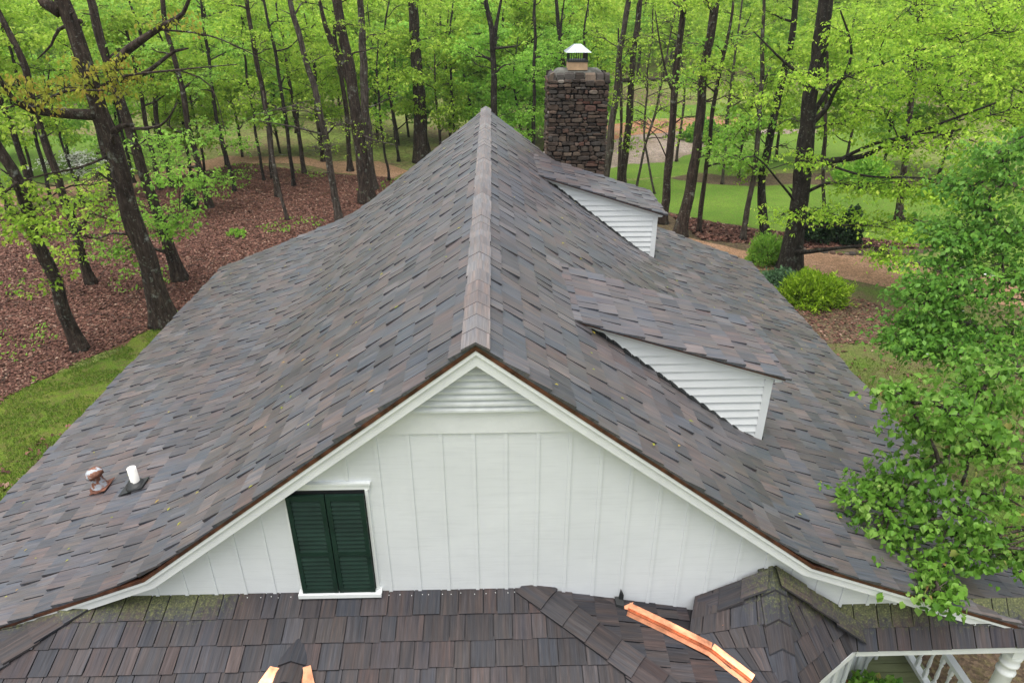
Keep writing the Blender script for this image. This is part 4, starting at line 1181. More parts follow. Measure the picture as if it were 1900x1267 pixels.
# ---- the trees one can pick out ------------------------------------------------
def simple(name, label, pts, wpx, bark, leaf, nb=5, zlo=5, zhi=14, reach=2.4, rad=1.1, twigs=7, per=36, size=.17, cat='tree', top=14, limbs=(), group=None, extra=(), hang=.4, wander=.12, taper=.55, knob=5, spread=.45):
    P, R, Y, r0 = px_tree(pts, wpx, top, taper)
    t = Tree(); p, r = t.stem(P, R, 12 if wpx > 20 else 8, .24, .42, True, wander)
    t.knobs(p, r, knob)
    for lp, lr in limbs:
        L = [atY(u, v, Y+(dyy)) for u, v, dyy in lp]
        n = len(L); t.stem(L, [r0*lr*(1-.75*i/(n-1)) for i in range(n)], 8, .2, .35, False, .05)
    if nb: crown_blobs(t, P, R, r0, zlo, zhi, nb, reach, rad, twigs, per, spread, hang)
    if wpx > 12:                                            # bare twiggy branches low on the bole
        for k in range(3):
            z = rnd.uniform(4, 10); c = min(p, key=lambda q: abs(q.z-z)); an = rnd.uniform(0, 6.28); q_ = rnd.uniform(1.2, 2.8)
            t.blob((c.x+math.cos(an)*q_, c.y+math.sin(an)*q_, c.z+rnd.uniform(.2, .9)), (1.1, 1.1, .6), 11, 0, leaf=False, src=(c, r0*.25))
    for (u, v, dyy, rx, rz, tw, pr_) in extra:
        t.blob(atY(u, v, Y+dyy), (rx, rx, rz), tw, pr_, spread, hang)
    return finish(t, name, label, cat, P[0], bark, leaf, size, group)

simple('oak_tree', 'biggest oak at left, thick leaning lichen-spotted trunk with heavy limbs both ways and yellow catkins',
       [(305, 602), (282, 520), (245, 400), (205, 260), (182, 190), (150, 90), (112, 0)], 44, MB1, MLY, 0, limbs=[
        ([(188, 215, 0), (130, 212, -.5), (60, 205, -1), (30, 190, -1.4), (-30, 100, -2)], .5), ([(60, 205, -1), (85, 190, -1), (120, 170, -1.2), (190, 168, -1.6)], .22),
        ([(205, 250, 0), (225, 235, -.5), (248, 232, -.8)], .42), ([(110, 20, 0), (80, 5, 0), (60, -20, 0)], .6),
        ([(205, 135, 0), (235, 95, -.4), (290, 55, -.8), (340, 25, -1.0), (355, -20, -1.1)], .4),
        ([(225, 150, 0), (270, 135, -.5), (325, 95, -.9), (350, 90, -1)], .25),
        ([(190, 160, 0), (230, 142, -1), (330, 130, -1.8), (440, 120, -2.4)], .14), ([(150, 40, 0), (110, 55, .6), (95, 85, .8), (70, 110, 1)], .2),
        ([(200, 290, 0), (150, 310, -1), (60, 330, -2), (0, 360, -2.6)], .13), ([(330, 130, -1.8), (390, 160, -2), (420, 250, -2.4)], .08), ([(290, 55, -.8), (400, 70, -1.6), (520, 130, -2)], .09)],
       extra=[(70, 180, -1.2, 1.0, .6, 8, 20), (20, 160, -1.5, 1.1, .5, 8, 18), (160, 140, -1.2, 1.2, .8, 12, 22), (120, 160, -1, .9, .5, 9, 20), (215, 130, -1, 1.0, .5, 8, 20), (330, 40, -1, 1.3, .5, 6, 16), (200, 165, -1, 1, .4, 8, 20)], size=.15, hang=1.4, top=14.5, spread=.3)
simple('oak_tree', 'dark trunk close behind the biggest oak, ivy green at its foot',
       [(335, 520), (318, 470), (270, 330), (240, 240), (205, 130), (165, -5)], 25, MB1, MLG, 2, 9, 14, extra=[(335, 400, -1, 1.2, .7, 10, 40), (290, 430, -1.4, 1.2, .5, 8, 36), (300, 260, -1, 1.3, .6, 9, 36), (225, 470, -2, 1.0, .5, 8, 36), (330, 330, -2, 1.5, .6, 10, 36), (250, 390, -2.5, 1.3, .5, 8, 32)], limbs=[([(240, 240, 0), (300, 232, -.5), (330, 190, -1)], .3)])
simple('hardwood_tree', 'nearest leaning trunk at far left, standing where leaf litter meets grass',
       [(150, 648), (112, 560), (70, 440), (28, 335), (-20, 240)], 28, MB1, MLF, 1, 9, 12, extra=[(30, 400, -.5, 1.3, .5, 12, 40), (85, 415, -1, 1.1, .4, 9, 40), (30, 350, 0, 1.2, .5, 8, 36), (95, 520, -.6, .7, .3, 4, 24)], limbs=[([(40, 370, 0), (30, 340, -.5), (0, 365, -1), (-40, 380, -1)], .3)])
simple('hardwood_tree', 'mid-sized bent trunk between the two nearest leaning trunks on the left',
       [(171, 527), (140, 430), (112, 345), (75, 240), (48, 130), (0, 30)], 19, MB1, MLF, 2, 8, 13, extra=[(150, 380, -1, 1.3, .4, 8, 34), (215, 410, -1.5, 1.2, .4, 7, 32), (135, 465, -.5, .6, .3, 5, 30), (190, 330, -.8, 1.5, .6, 9, 34)])
simple('hardwood_tree', 'forked slender tree standing on the litter right of the biggest oak, arm raised',
       [(389, 385), (370, 310), (350, 240), (336, 165), (310, 60), (300, -5)], 15, MB1, MLG, 3, 7, 13, extra=[(400, 330, -1, 1.2, .5, 9, 40), (300, 300, -2, 1.6, .6, 10, 40), (395, 240, -1, 1.6, .7, 10, 40), (370, 350, -2, 1, .4, 6, 36)], limbs=[([(352, 250, 0), (315, 235, -.4), (330, 185, -.8)], .35)])
simple('young_tree', 'thin black stem left of the leaf litter clearing', [(436, 356), (420, 290), (405, 230), (395, 160), (380, 60)], 9, MB3, MLG, 4, 7, 13, extra=[(440, 270, 0, 1.4, .5, 8, 36)])
simple('hardwood_tree', 'tall straight trunk on the far edge of the leaf litter clearing', [(517, 365), (505, 290), (490, 180), (472, 90), (455, -5)], 14, MB1, MLF, 3, 10, 14, knob=8)
simple('sapling', 'short leaning sapling stem in the leaf litter clearing', [(534, 409), (522, 370), (512, 330), (500, 250)], 8, MB2, MLG, 1, 6, 8, 1, .8, 5, 20, top=8)
simple('hardwood_tree', 'upright grey trunk closest behind the left roof edge, mossy with bare twigs', [(631, 412), (615, 330), (592, 200), (570, 120), (545, 30), (538, -10)], 17, MB2, MLF, 2, 9, 13, size=.12, knob=14, limbs=[([(600, 250, 0), (540, 235, -.6), (480, 225, -1)], .25), ([(595, 180, 0), (530, 200, -.6), (470, 215, -1.2), (440, 240, -1.5)], .15)], extra=[(560, 200, -1, 1.4, .7, 9, 14), (640, 230, -1, 1.5, .8, 9, 14), (620, 270, -1, 1.3, .7, 9, 12)])
simple('hardwood_tree', 'stout reddish trunk forking high, left of the roof ridge', [(683, 376), (674, 310), (663, 230), (652, 150), (636, 60), (622, -10)], 30, MB1, MLF, 2, 11, 14, size=.12, limbs=[([(655, 160, 0), (630, 110, 0), (608, 60, -.3), (590, -10, -.6)], .7), ([(668, 250, 0), (700, 262, -1), (740, 270, -1.8)], .16)], extra=[(700, 260, -1, 1.4, .7, 9, 12)])
simple('hardwood_tree', 'straight grey trunk directly behind the stout forked one', [(690, 352), (682, 250), (676, 150), (672, 60), (668, -10)], 21, MB2, MLF, 2, 10, 14, size=.12)
simple('hardwood_tree', 'broad trunk standing alone behind the left slope just left of the ridge', [(783, 300), (779, 220), (775, 140), (770, 70), (766, -10)], 31, MB1, MLF, 2, 11, 14, knob=10)
simple('hardwood_tree', 'black trunk rising straight behind the ridge peak and forking into a Y', [(918, 320), (916, 200), (914, 90), (905, 20), (896, -20)], 16, MB3, MLG, 3, 8, 14, limbs=[([(914, 95, 0), (922, 45, 0), (932, -15, 0)], .8), ([(915, 90, 0), (945, 88, -.5), (965, 84, -.8)], .4)], extra=[(960, 120, 1, 1.8, .8, 12, 40), (860, 100, 1, 1.8, .9, 12, 40)])
simple('young_tree', 'thin dark tree between the ridge peak and the chimney', [(988, 320), (990, 200), (991, 100), (994, -10)], 9, MB3, MLG, 4, 6, 13, extra=[(975, 200, 0, 1.5, .8, 12, 40), (960, 250, -1, 1.5, .7, 10, 36)], limbs=[([(990, 110, 0), (1010, 103, 0), (1040, 98, -.5)], .5)])
simple('hardwood_tree', 'dark forked tree showing above the chimney rain cap', [(1052, 320), (1048, 200), (1042, 100), (1036, 40), (1030, -10)], 12, MB3, MLG, 4, 8, 14, limbs=[([(1045, 120, 0), (1040, 70, 0), (1048, -10, 0)], .7)])
simple('hardwood_tree', 'lichen-flecked leaning trunk touching the right side of the chimney', [(1122, 345), (1132, 260), (1143, 180), (1152, 90), (1168, -10)], 17, MB2, MLF, 2, 10, 14, limbs=[([(1147, 150, 0), (1200, 148, -.6), (1255, 152, -1.2), (1300, 170, -1.8)], .5)])
simple('hardwood_tree', 'ivy-green footed trunk, second to the right of the chimney', [(1153, 345), (1163, 260), (1172, 160), (1178, 80), (1188, -10)], 17, MB1, MLF, 2, 9, 14, extra=[(1165, 270, -.2, .6, .9, 8, 26)])
simple('sapling', 'thin stem squeezed between the two trunks beside the chimney', [(1147, 350), (1152, 260), (1154, 190), (1150, 120)], 8, MB1, MLF, 2, 7, 10, 1.3, .8, 5, 20, top=11)
simple('hardwood_tree', 'straight brown trunk rising just behind the far dormer corner', [(1230, 415), (1238, 340), (1247, 230), (1256, 120), (1270, -10)], 19, MB1, MLF, 2, 11, 14, limbs=[([(1240, 300, 0), (1215, 250, -.6), (1175, 225, -1)], .16), ([(1252, 180, 0), (1232, 120, 0), (1215, 20, 0)], .35)], knob=10)
simple('hardwood_tree', 'thicker brown trunk leaning right, just right of the far dormer', [(1262, 438), (1280, 350), (1296, 250), (1305, 160), (1315, 70), (1332, -10)], 25, MB1, MLF, 2, 11, 14, extra=[(1330, 130, -1, 1.6, .6, 10, 24), (1300, 120, -1.5, 1.4, .6, 10, 20)], knob=10)
simple('young_tree', 'slim crooked trunk beside the thicker brown one at the lawn edge', [(1297, 432), (1303, 370), (1312, 310), (1322, 220), (1340, 120)], 11, MB1, MLG, 2, 8, 13, extra=[(1360, 260, -.5, 1.6, .6, 12, 44), (1400, 220, -1, 1.5, .6, 10, 40), (1380, 300, -1, 1.4, .5, 10, 40)])
simple('young_tree', 'pale grey leaning trunk in the mulch at the lawn edge', [(1378, 446), (1386, 390), (1400, 330), (1408, 250), (1412, 140)], 13, MB2, MLG, 2, 8, 13, extra=[(1350, 290, -.5, 1.5, .5, 9, 40)])
simple('hardwood_tree', 'ivy-clad dark trunk between the pale leaning trunk and the great maple', [(1422, 442), (1414, 370), (1418, 310), (1440, 210), (1462, 100), (1480, -10)], 20, MB3, MLF, 2, 10, 14, extra=[(1450, 100, -1, 2, .8, 12, 40), (1400, 320, 0, .8, 1.0, 8, 30)])
simple('young_tree', 'slim upright trunk on the lawn beyond the dark shrubs', [(1530, 392), (1528, 330), (1530, 260), (1534, 160)], 8, MB1, MLF, 3, 7, 12)
simple('young_tree', 'short-boled tree on the lawn seen under the great maple crown', [(1668, 408), (1672, 370), (1680, 300), (1690, 200)], 15, MB1, MLF, 3, 8, 13)
simple('young_tree', 'mossy pole-like trunk behind the great maple', [(1525, 300), (1532, 240), (1527, 180), (1530, 100)], 9, MB2, MLF, 3, 7, 12)

# thin, barely leafed trees in front of the clay bank
for i_, (pts_, w_, lb) in enumerate((([(1180, 352), (1192, 290), (1210, 230), (1225, 160)], 6, 'thin bare-twigged tree between the trunks right of the chimney'),
        ([(1215, 360), (1205, 310), (1195, 250), (1200, 180)], 5, 'spindly twiggy tree close behind the far dormer roof'),
        ([(1340, 342), (1345, 280), (1350, 210), (1362, 120)], 7, 'airy small tree in thin leaf in front of the gravel drive'),
        ([(1255, 300), (1262, 240), (1270, 180), (1265, 110)], 6, 'wispy small tree standing at the clay bank'))):
    simple('young_tree', lb, pts_, w_, MB2, MLF, 9, 3.5, 11.5, 2.8, 1.5, 9, 14, .15, knob=3, spread=.5)
# the great maple on the right, its crown filling the upper right of the view
P, R, Y, r0 = px_tree([(1465, 503), (1477, 420), (1488, 330), (1502, 200), (1522, 80), (1535, -20)], 41, 16, .55)
t = Tree(); p, r = t.stem(P, R, 14, .22, .4, True, .1); t.knobs(p, r, 6)
for lp, lr in (([(1487, 325, 0), (1500, 312, -.3), (1530, 300, -.8), (1600, 290, -1.5), (1660, 262, -2.2), (1722, 238, -3), (1850, 190, -4)], .42), ([(1560, 296, -1), (1620, 268, -2), (1700, 250, -3), (1790, 240, -4)], .2),
               ([(1495, 240, 0), (1530, 205, -.6), (1545, 180, -1), (1580, 100, -1.6), (1560, 20, -2)], .3), ([(1500, 225, 0), (1555, 150, .5), (1640, 120, 1), (1800, 60, 1.5)], .3),
               ([(1492, 290, 0), (1600, 325, -2), (1700, 330, -3.5), (1830, 340, -4.5)], .15), ([(1478, 380, 0), (1440, 330, -1), (1400, 290, -2), (1370, 300, -2.5)], .14), ([(1510, 160, 0), (1450, 110, -1), (1400, 60, -1)], .2)):
    L = [atY(u, v, Y+d) for u, v, d in lp]; n = len(L); t.stem(L, [r0*lr*(1-.8*i/(n-1)) for i in range(n)], 7, .2, .35, False, .08)
for u, v, d, rx, rz, tw, pr_ in ((1560, 230, -1, 1.6, .7, 10, 40), (1640, 200, -2, 2, .9, 14, 44), (1740, 160, -2.5, 2.2, .9, 16, 46), (1830, 120, -2, 2.4, 1, 16, 46), (1760, 60, -1, 2.6, 1, 16, 46), (1640, 60, 0, 2.2, .9, 14, 44), (1560, 60, -1, 1.6, .7, 10, 40),
                              (1700, 270, -3, 2.2, .7, 16, 46), (1800, 260, -4, 2.2, .8, 16, 46), (1880, 200, -3, 2.4, 1, 16, 46), (1880, 60, -2, 2.6, 1, 16, 46), (1600, 350, -2.5, 1.7, .5, 12, 44), (1690, 350, -3.5, 1.9, .5, 14, 46), (1780, 360, -4.5, 2, .6, 16, 46), (1640, 420, -3.5, 1.8, .4, 14, 46), (1730, 430, -4.5, 1.8, .4, 14, 46), (1660, 480, -5, 1.3, .35, 10, 44),
                              (1540, 390, -2, 1.3, .4, 8, 40), (1840, 330, -4, 2, .7, 12, 44), (1500, 300, -2, 1.0, .4, 7, 34), (1480, 150, -2, 1.3, .5, 8, 34), (1400, 190, -1, 1.4, .5, 8, 34), (1590, 140, -2, 1.5, .6, 10, 40), (1700, 110, -3, 2, .8, 14, 44), (1820, 20, 0, 2.6, 1, 14, 44), (1450, 400, -1.5, .9, .4, 6, 30), (1700, 10, -1, 2.4, 1, 14, 44)):
    t.blob(atY(u, v, Y+d), (rx, rx, rz), tw, int(pr_*1.3), .42, .6)
finish(t, 'maple_tree', 'great maple on the right with thick black trunk and sweeping low limb under bright foliage', 'tree', P[0], MB3, MLF, .15)

# near trees at the right edge
def near_tree(name, label, base, stems, blobs, leaf, size, shape, twigs, per, spread, bark=MB2, hang=.6):
    t = Tree()
    for path, r in stems: t.stem([Vector(q) for q in path], [r*(1-.8*i/(len(path)-1)) for i in range(len(path))], 9, .2, .35, path[0][2] < .3, .06)
    for (u, v, Y, rx, rz) in blobs: t.blob(atY(u, v, Y), (rx, rx, rz), twigs, per, spread, hang, rb=.035)
    return finish(t, name, label, 'tree', base, bark, leaf, size, None, shape)
near_tree('redbud_tree', 'nearest tree at the right edge, heart-shaped leaves overhanging the right roof slope', (13.2, 9.2, 0),
    [([(13.2, 9.2, -.05), (13.0, 9.3, 2.5), (12.6, 9.2, 5), (12.0, 9.1, 7.5), (11.6, 9.3, 9.5)], .24), ([(12.7, 9.2, 4.6), (11.6, 8.9, 5.9), (10.4, 8.6, 6.6), (9.2, 8.4, 7.0)], .10), ([(12.5, 9.2, 5.4), (11.5, 9.8, 7), (10, 10.2, 7.9)], .09)],
    [(1600, 930, 9.3, .32, .16), (1640, 960, 9.0, .35, .2), (1690, 900, 9.4, .5, .3), (1760, 860, 9.6, .6, .35), (1840, 830, 9.8, .7, .4), (1720, 960, 8.9, .45, .25), (1790, 940, 8.9, .6, .3), (1870, 930, 9, .6, .3), (1750, 1010, 8.5, .4, .22), (1830, 1010, 8.6, .45, .22), (1880, 1030, 8.6, .35, .15), (1725, 1065, 8.1, .28, .18), (1740, 1095, 7.6, .12, .1), (1770, 790, 10, .6, .35), (1850, 740, 10.2, .65, .35), (1720, 800, 9.9, .35, .25), (1800, 720, 10.3, .45, .2), (1870, 690, 10.4, .5, .25), (1930, 860, 9.4, .8, .5), (1950, 760, 9.8, .8, .5), (1670, 735, 10.2, .18, .10), (1640, 900, 9.6, .22, .12), (1620, 1000, 9.0, .16, .1), (1780, 770, 9.2, .4, .2)],
    MLN, .112, 'heart', 6, 38, .20)
near_tree('dogwood_tree', 'dense deep-green tree filling the right edge above the nearest one, with a few white blossoms', (19.5, 18.5, 0),
    [([(19.5, 18.5, -.05), (19.2, 18.4, 3), (18.2, 18.2, 6), (17.5, 18, 9)], .2), ([(19.3, 18.4, 3), (17.5, 17.4, 5), (15.5, 16.8, 6.3), (14, 16.6, 6.6)], .11), ([(18.6, 18.3, 5), (17, 18.6, 7), (15.5, 18.8, 8)], .09)],
    [(1720, 560, 17, .8, .4), (1780, 540, 17, 1, .5), (1860, 520, 17, 1.2, .5), (1730, 610, 16.8, .7, .35), (1800, 600, 16.6, 1, .45), (1880, 600, 16.4, 1.1, .5), (1760, 500, 17.5, .8, .4), (1820, 450, 18, 1, .5), (1880, 430, 18, 1.2, .6), (1780, 420, 18.3, .8, .35), (1830, 380, 18.5, 1, .4), (1890, 330, 18.6, 1.1, .5), (1740, 650, 16.2, .5, .25), (1850, 290, 18.8, .8, .3), (1950, 420, 17.5, 1.4, .8), (1950, 560, 16.8, 1.4, .8), (1700, 600, 16.8, .35, .2), (1660, 625, 16.5, .22, .12), (1860, 480, 17.4, 1, .5), (1760, 450, 18, .4, .2), (1780, 650, 15.6, .7, .3), (1870, 655, 15.2, .8, .3), (1720, 530, 17.2, .5, .25), (1900, 260, 18.8, 1, .5), (1800, 340, 18.8, .7, .3), (1700, 640, 16.2, .3, .15)],
    MLD, .14, 'quad', 10, 44, .32)
t = Tree()
t.stem([Vector((19.6, 18.7, -.05)), Vector((19.7, 18.6, 1))], [.03, .02], 5, 0, .3)
C = []
for u, v in ((1828, 509), (1842, 514), (1787, 577), (1720, 660)):
    P0 = atY(u, v, 15.6)
    C.append(P0)
mb = MBd()
for P0 in C:
    flat_leaves(mb, np.array([P0.x]), np.array([P0.y]), P0.z, .09, .8)
mb.build('blossom', MLB, [o for o in bpy.data.objects if o.name.startswith('dogwood_tree')][0])

# ---- shrubs
def shrub(name, label, base, R, n, size, leaf, shape='quad', dome=1.0, twr=.014):
    base = Vector(base); t = MBd(); mb = MBd(); Cs = []; As = []
    for k in range(n):
        a = rnd.uniform(0, 6.28); e = math.asin(rnd.random()**.8); d = Vector((math.cos(a)*math.cos(e), math.sin(a)*math.cos(e), math.sin(e)))
        bump = 1+.5*noise.noise(Vector((d.x*2.6, d.y*2.6, d.z*2.6+base.x)))+(.18 if k % 17 == 0 else 0)
        q = Vector((d.x*R[0], d.y*R[1], d.z*R[2]*dome))*bump*rnd.uniform(.62, 1.0)+Vector((0, 0, .1))
        if k % 5 == 0: t.tube(curve(base, base+q*.93, 3, .06), [twr*1.5, twr, twr*.7, .004], 3, .5, 0, False)
        m_ = 14
        Cs.append(np.array(base+q)[None]+rng.normal(0, .085*(R[0]**.5), (m_, 3))); As.append(unit(np.array(d)[None]*.8+rng.normal(0, .55, (m_, 3))+np.array([[0, 0, .35]])))
    C = np.concatenate(Cs); A = np.concatenate(As); B = unit(np.cross(A, unit(rng.normal(0, 1, A.shape)))); nn = len(C)
    C[:, 2] = np.maximum(C[:, 2], .03)
    mb.leaves(C, A, B, size*rng.uniform(.6, 1.3, nn), rng.random(nn), .1)
    o = thing(name, label, 'shrub', base)
    t.build('stems', MB1, o); mb.build('foliage', leaf, o, shape=shape); return o
b_ = atZ(1525, 578); shrub('golden_shrub', 'bright chartreuse rounded shrub in mulch below the great maple', (b_.x, b_.y+1.0, 0), (1.65, 1.2, 1.35), 620, .20, MSH, 'long')
b_ = atZ(1515, 452); shrub('evergreen_shrub', 'broad dark evergreen shrub at the lawn edge beyond the path', (b_.x, b_.y+.8, 0), (1.5, 1.1, 1.5), 420, .22, MDS)
b_ = atZ(1578, 458); shrub('evergreen_shrub', 'narrow conical dark evergreen right of the broad dark shrub', (b_.x, b_.y+.6, 0), (.8, .8, 2.0), 340, .18, MDS)
b_ = atZ(1420, 492); shrub('feathery_shrub', 'feathery light green bush touching the roof edge left of the great maple', (b_.x, b_.y+.2, 0), (1.0, .9, 1.5), 420, .15, MLG, 'long')
b_ = atZ(1470, 548); shrub('blue_green_shrub', 'small blue-green bush at the foot of the great maple by the roof edge', (b_.x-.3, b_.y+.5, 0), (1.2, .8, .9), 380, .14, MBG)
b_ = atZ(355, 388); shrub('pine_seedling', 'little dark pine seedling alone on the leaf litter', (b_.x, b_.y, 0), (.45, .45, 1.0), 110, .2, MDS, 'long')
b_ = atZ(1600, 345); shrub('lawn_shrub', 'round mid-green shrub far back on the lawn at the mulch strip', (b_.x, b_.y, 0), (2.2, 1.6, 1.8), 320, .25, MLG)
b_ = atZ(1300, 262); shrub('bank_shrub', 'low dark green bush at the foot of the orange clay bank', (b_.x, b_.y, 0), (2.0, 1.5, 1.6), 220, .3, MLD)
sb = shrub('porch_shrub', 'small leafy bush with bronze tips growing by the porch wall', (7.35, 8.45, .9), (.62, .55, 1.25), 150, .11, MLN, 'heart')
b_ = atZ(440, 440); shrub('seedling', 'tiny fresh green seedlings sprouting in the litter clearing', (b_.x, b_.y, 0), (.7, .5, .35), 18, .14, MLG)
# flowering dogwood far left
t = Tree(); b_ = atZ(150, 372); t.stem([b_, b_+Vector((.2, 0, 1.4)), b_+Vector((.6, .1, 2.6))], [.09, .07, .04], 6)
for k in range(7): t.blob((b_.x+rnd.uniform(-2.2, 3.0), b_.y+rnd.uniform(-1, 1), rnd.uniform(2.0, 3.4)), (1.0, .8, .25), 6, 20, .35, .0)
finish(t, 'flowering_dogwood', 'small tree in white blossom among the trunks at far left', 'tree', b_, MB1, MLB, .15, crown='blossom')

# ---- repeating trees, built once per kind and copied
def proto(name, kind, seed):
    global rnd
    rnd = random.Random(seed); t = Tree()
    if kind == 'under':                                     # layered understorey tree
        h = 10; P = [Vector((0, 0, -.05)), Vector((.2, .1, 3)), Vector((-.1, .3, 7)), Vector((.3, .1, h))]
        t.stem(P, [.13, .11, .08, .03], 7, .15, .5, False, .1)
        crown_blobs(t, P, None, .1, 2.6, h, 17, 2.9, 1.5, 8, 40, .5, .5); leaf, bark, size = MLF, MB1, .24
    elif kind == 'green':
        h = 9; P = [Vector((0, 0, -.05)), Vector((-.2, .1, 3)), Vector((.1, -.3, 6)), Vector((.2, .1, h))]
        t.stem(P, [.12, .10, .07, .03], 7, .15, .5, False, .1)
        crown_blobs(t, P, None, .1, 1.8, h, 16, 2.5, 1.4, 8, 40, .5, .4); leaf, bark, size = MLG, MB3, .24
    elif kind == 'tall':
        h = 14.5; P = [Vector((0, 0, -.05)), Vector((.15, .1, 5)), Vector((-.2, .2, 10)), Vector((.3, .3, h))]
        t.stem(P, [.22, .19, .15, .06], 9, .2, .5, True, .15)
        crown_blobs(t, P, None, .1, 7, h, 9, 3.2, 1.7, 8, 34, .55, .5); leaf, bark, size = MLF, MB1, .26
    else:                                                   # slim pole, thin crown
        h = 13; P = [Vector((0, 0, -.05)), Vector((-.3, .1, 5)), Vector((-.2, .2, 10)), Vector((.4, .1, h))]
        t.stem(P, [.13, .115, .09, .04], 8, .2, .5, True, .2); 
        crown_blobs(t, P, None, .1, 5, h, 8, 2.2, 1.2, 6, 26, .5, .5); leaf, bark, size = MLF, MB3, .2
    return finish(t, name, 'x', 'tree', (0, 0, 0), bark, leaf, size)
def dup(src, loc, rz, sc_, label, group):
    r = src.copy(); COL.objects.link(r); r.location = Vector(loc)*S; r.rotation_euler = (0, 0, rz); r.scale = (sc_, sc_, sc_)
    r['label'] = label; r['group'] = group
    for ch in src.children:
        c = ch.copy(); COL.objects.link(c); c.parent = r
    return r
KIND = {k: [proto({'under': 'understory_tree', 'green': 'understory_tree', 'tall': 'hardwood_tree', 'pole': 'pole_tree'}[k], k, sd) for sd in sds] for k, sds in
        (('under', (11, 12, 13)), ('green', (21, 22)), ('tall', (31, 32, 33)), ('pole', (41, 42)))}
used = set()
LBL = {'under': 'layered spring-green understory tree further back in the wood', 'green': 'fuller fresh-green understory tree further back in the wood',
       'tall': 'tall trunk with high leafy crown further back in the wood', 'pole': 'slim dark pole-like trunk further back in the wood'}
def put(kind, x, y, sc_=1.0, label=None, group=None):
    src = rnd.choice(KIND[kind]); lab = label or LBL[kind]; g = group or {'under': 'understory trees in the wood', 'green': 'fresh-green trees in the wood', 'tall': 'tall trees in the wood', 'pole': 'pole-like trees in the wood'}[kind]
    u_ = 950+1290*(x/y)
    zone = 'at far left' if u_ < 330 else 'behind the leaf litter clearing' if u_ < 700 else 'behind the roof ridge' if u_ < 1000 else 'behind and right of the chimney' if u_ < 1400 else 'at far right beyond the lawn'
    dist = 'nearer ' if y < 70 else 'farther '
    lab = lab.replace('further back in the wood', 'in the '+dist+'woods '+zone); g = g+', '+dist+zone
    a = rnd.uniform(0, 6.28)
    if src.name not in used:
        used.add(src.name); src.location = Vector((x, y, 0))*S; src.rotation_euler = (0, 0, a); src.scale = (sc_,)*3; src['label'] = lab; src['group'] = g; return src
    return dup(src, (x, y, 0), a, sc_, lab, g)
rnd = random.Random(5)
# distinguishable far trunks, by the foot of each in the photo
for u, v, k, s_ in ((65, 372, 'tall', 1), (100, 384, 'pole', 1), (20, 395, 'tall', .9), (210, 365, 'tall', .9), (298, 352, 'tall', .85), (322, 348, 'tall', .9), (155, 378, 'pole', .7), (490, 335, 'pole', .9), (505, 332, 'pole', .9), (565, 322, 'tall', .8), (545, 345, 'pole', 1.1),
                    (650, 318, 'tall', 1.0), (722, 336, 'pole', .8), (740, 300, 'pole', 1), (850, 300, 'pole', 1), (835, 270, 'tall', .8), (1080, 300, 'pole', 1), (1345, 300, 'pole', .9), (250, 340, 'pole', .9), (420, 310, 'pole', .8), (355, 330, 'pole', .9), (600, 300, 'tall', .8)):
    p = atZ(u, v); put(k, p.x, p.y, s_)
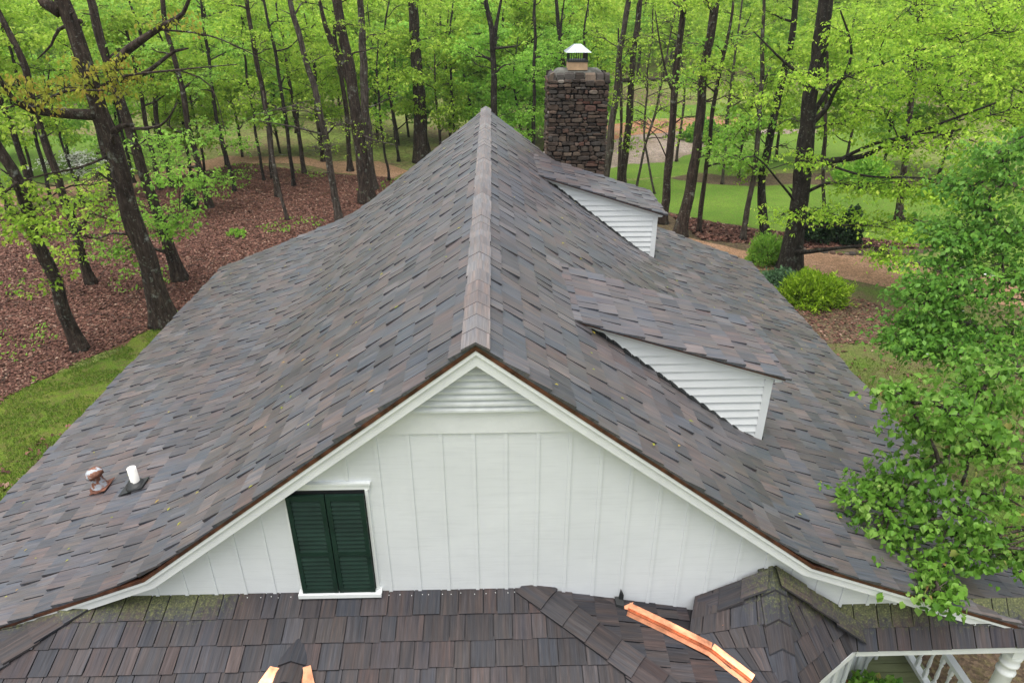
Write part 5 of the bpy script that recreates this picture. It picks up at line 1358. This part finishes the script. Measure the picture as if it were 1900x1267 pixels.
# understorey foliage in the middle distance
for u, v, k, s_ in ((380, 330, 'under', .9), (450, 292, 'under', 1), (520, 285, 'green', 1), (300, 285, 'under', 1), (600, 282, 'under', .9), (820, 300, 'under', 1.0), (870, 270, 'green', 1.1), (740, 270, 'green', 1.1), (700, 262, 'under', 1.2), (960, 300, 'green', 1.1), (1010, 280, 'green', 1.0), (240, 320, 'green', .9), (60, 330, 'under', .9), (130, 300, 'green', .9),
                    (1370, 330, 'under', .9), (1440, 300, 'under', 1), (1560, 320, 'under', 1), (1640, 310, 'green', 1), (1740, 330, 'under', 1.1), (1850, 340, 'under', 1.1), (1100, 260, 'green', 1), (0, 300, 'green', 1), (930, 262, 'under', 1.2)):
    p = atZ(u, v); put(k, p.x, p.y, s_)
n = 0
while n < 150:
    y = rnd.uniform(66, 150); x = rnd.uniform(-.85, .85)*y
    u = 950+1290*(x/y)
    if 1130 < u < 1560 and y < 110: continue
    if u > 1500 and y < 80: continue
    if 0 < u < 330 and y < 78: continue
    put(rnd.choice(('under', 'green', 'tall', 'under', 'pole')), x, y, rnd.uniform(.9, 1.3)); n += 1
# far wood reading as one mass
mb = MBd(); N = 240000
yy = rng.uniform(120, 215, N); xx = rng.uniform(-1, 1, N)*yy*.95
ck = np.array([rng.normal(0, 1, 3) for _ in range(2600)]); cy_ = rng.uniform(125, 215, 2600); cx_ = rng.uniform(-1, 1, 2600)*cy_*.92; cz_ = rng.uniform(1.5, 19, 2600)
id_ = rng.integers(0, 2600, N)
C = np.stack([cx_[id_], cy_[id_], cz_[id_]], 1)+rng.normal(0, 1, (N, 3))*np.array([2.1, 2.1, 1.0]); C[:, 2] = np.maximum(C[:, 2], .3)
A = unit(rng.normal(0, 1, (N, 3))+np.array([0, 0, -.4])); Nn = unit(rng.normal(0, .7, (N, 3))+np.array([0, -.2, 1])); B = unit(np.cross(Nn, A))
tn = rng.random(2600)[id_]*.7+rng.random(N)*.3
mb.leaves(C, A, B, rng.uniform(.5, .95, N), tn, .15)
o = mb.build('far_woods', MLF); tag(o, 'hazy mass of spring foliage closing the view beyond the trees', 'woodland', kind='stuff')
for k in KIND.values():
    for o in k:
        if o.name not in used:
            for c in list(o.children): bpy.data.objects.remove(c)
            bpy.data.objects.remove(o)

mb = MBd(); mb.box((-420, -60, -1.2), (420, 700, 40)); o = mb.build('haze', MBLADE); tag(o, kind='stuff')
hm = bpy.data.materials.new('haze'); hm.use_nodes = True; hn = hm.node_tree; hn.nodes.clear()
pv_ = hn.nodes.new('ShaderNodeVolumePrincipled'); pv_.inputs['Color'].default_value = (.93, .96, .97, 1); pv_.inputs['Density'].default_value = .0004; pv_.inputs['Anisotropy'].default_value = .2
ho = hn.nodes.new('ShaderNodeOutputMaterial'); hn.links.new(pv_.outputs[0], ho.inputs['Volume']); o.data.materials.clear(); o.data.materials.append(hm)
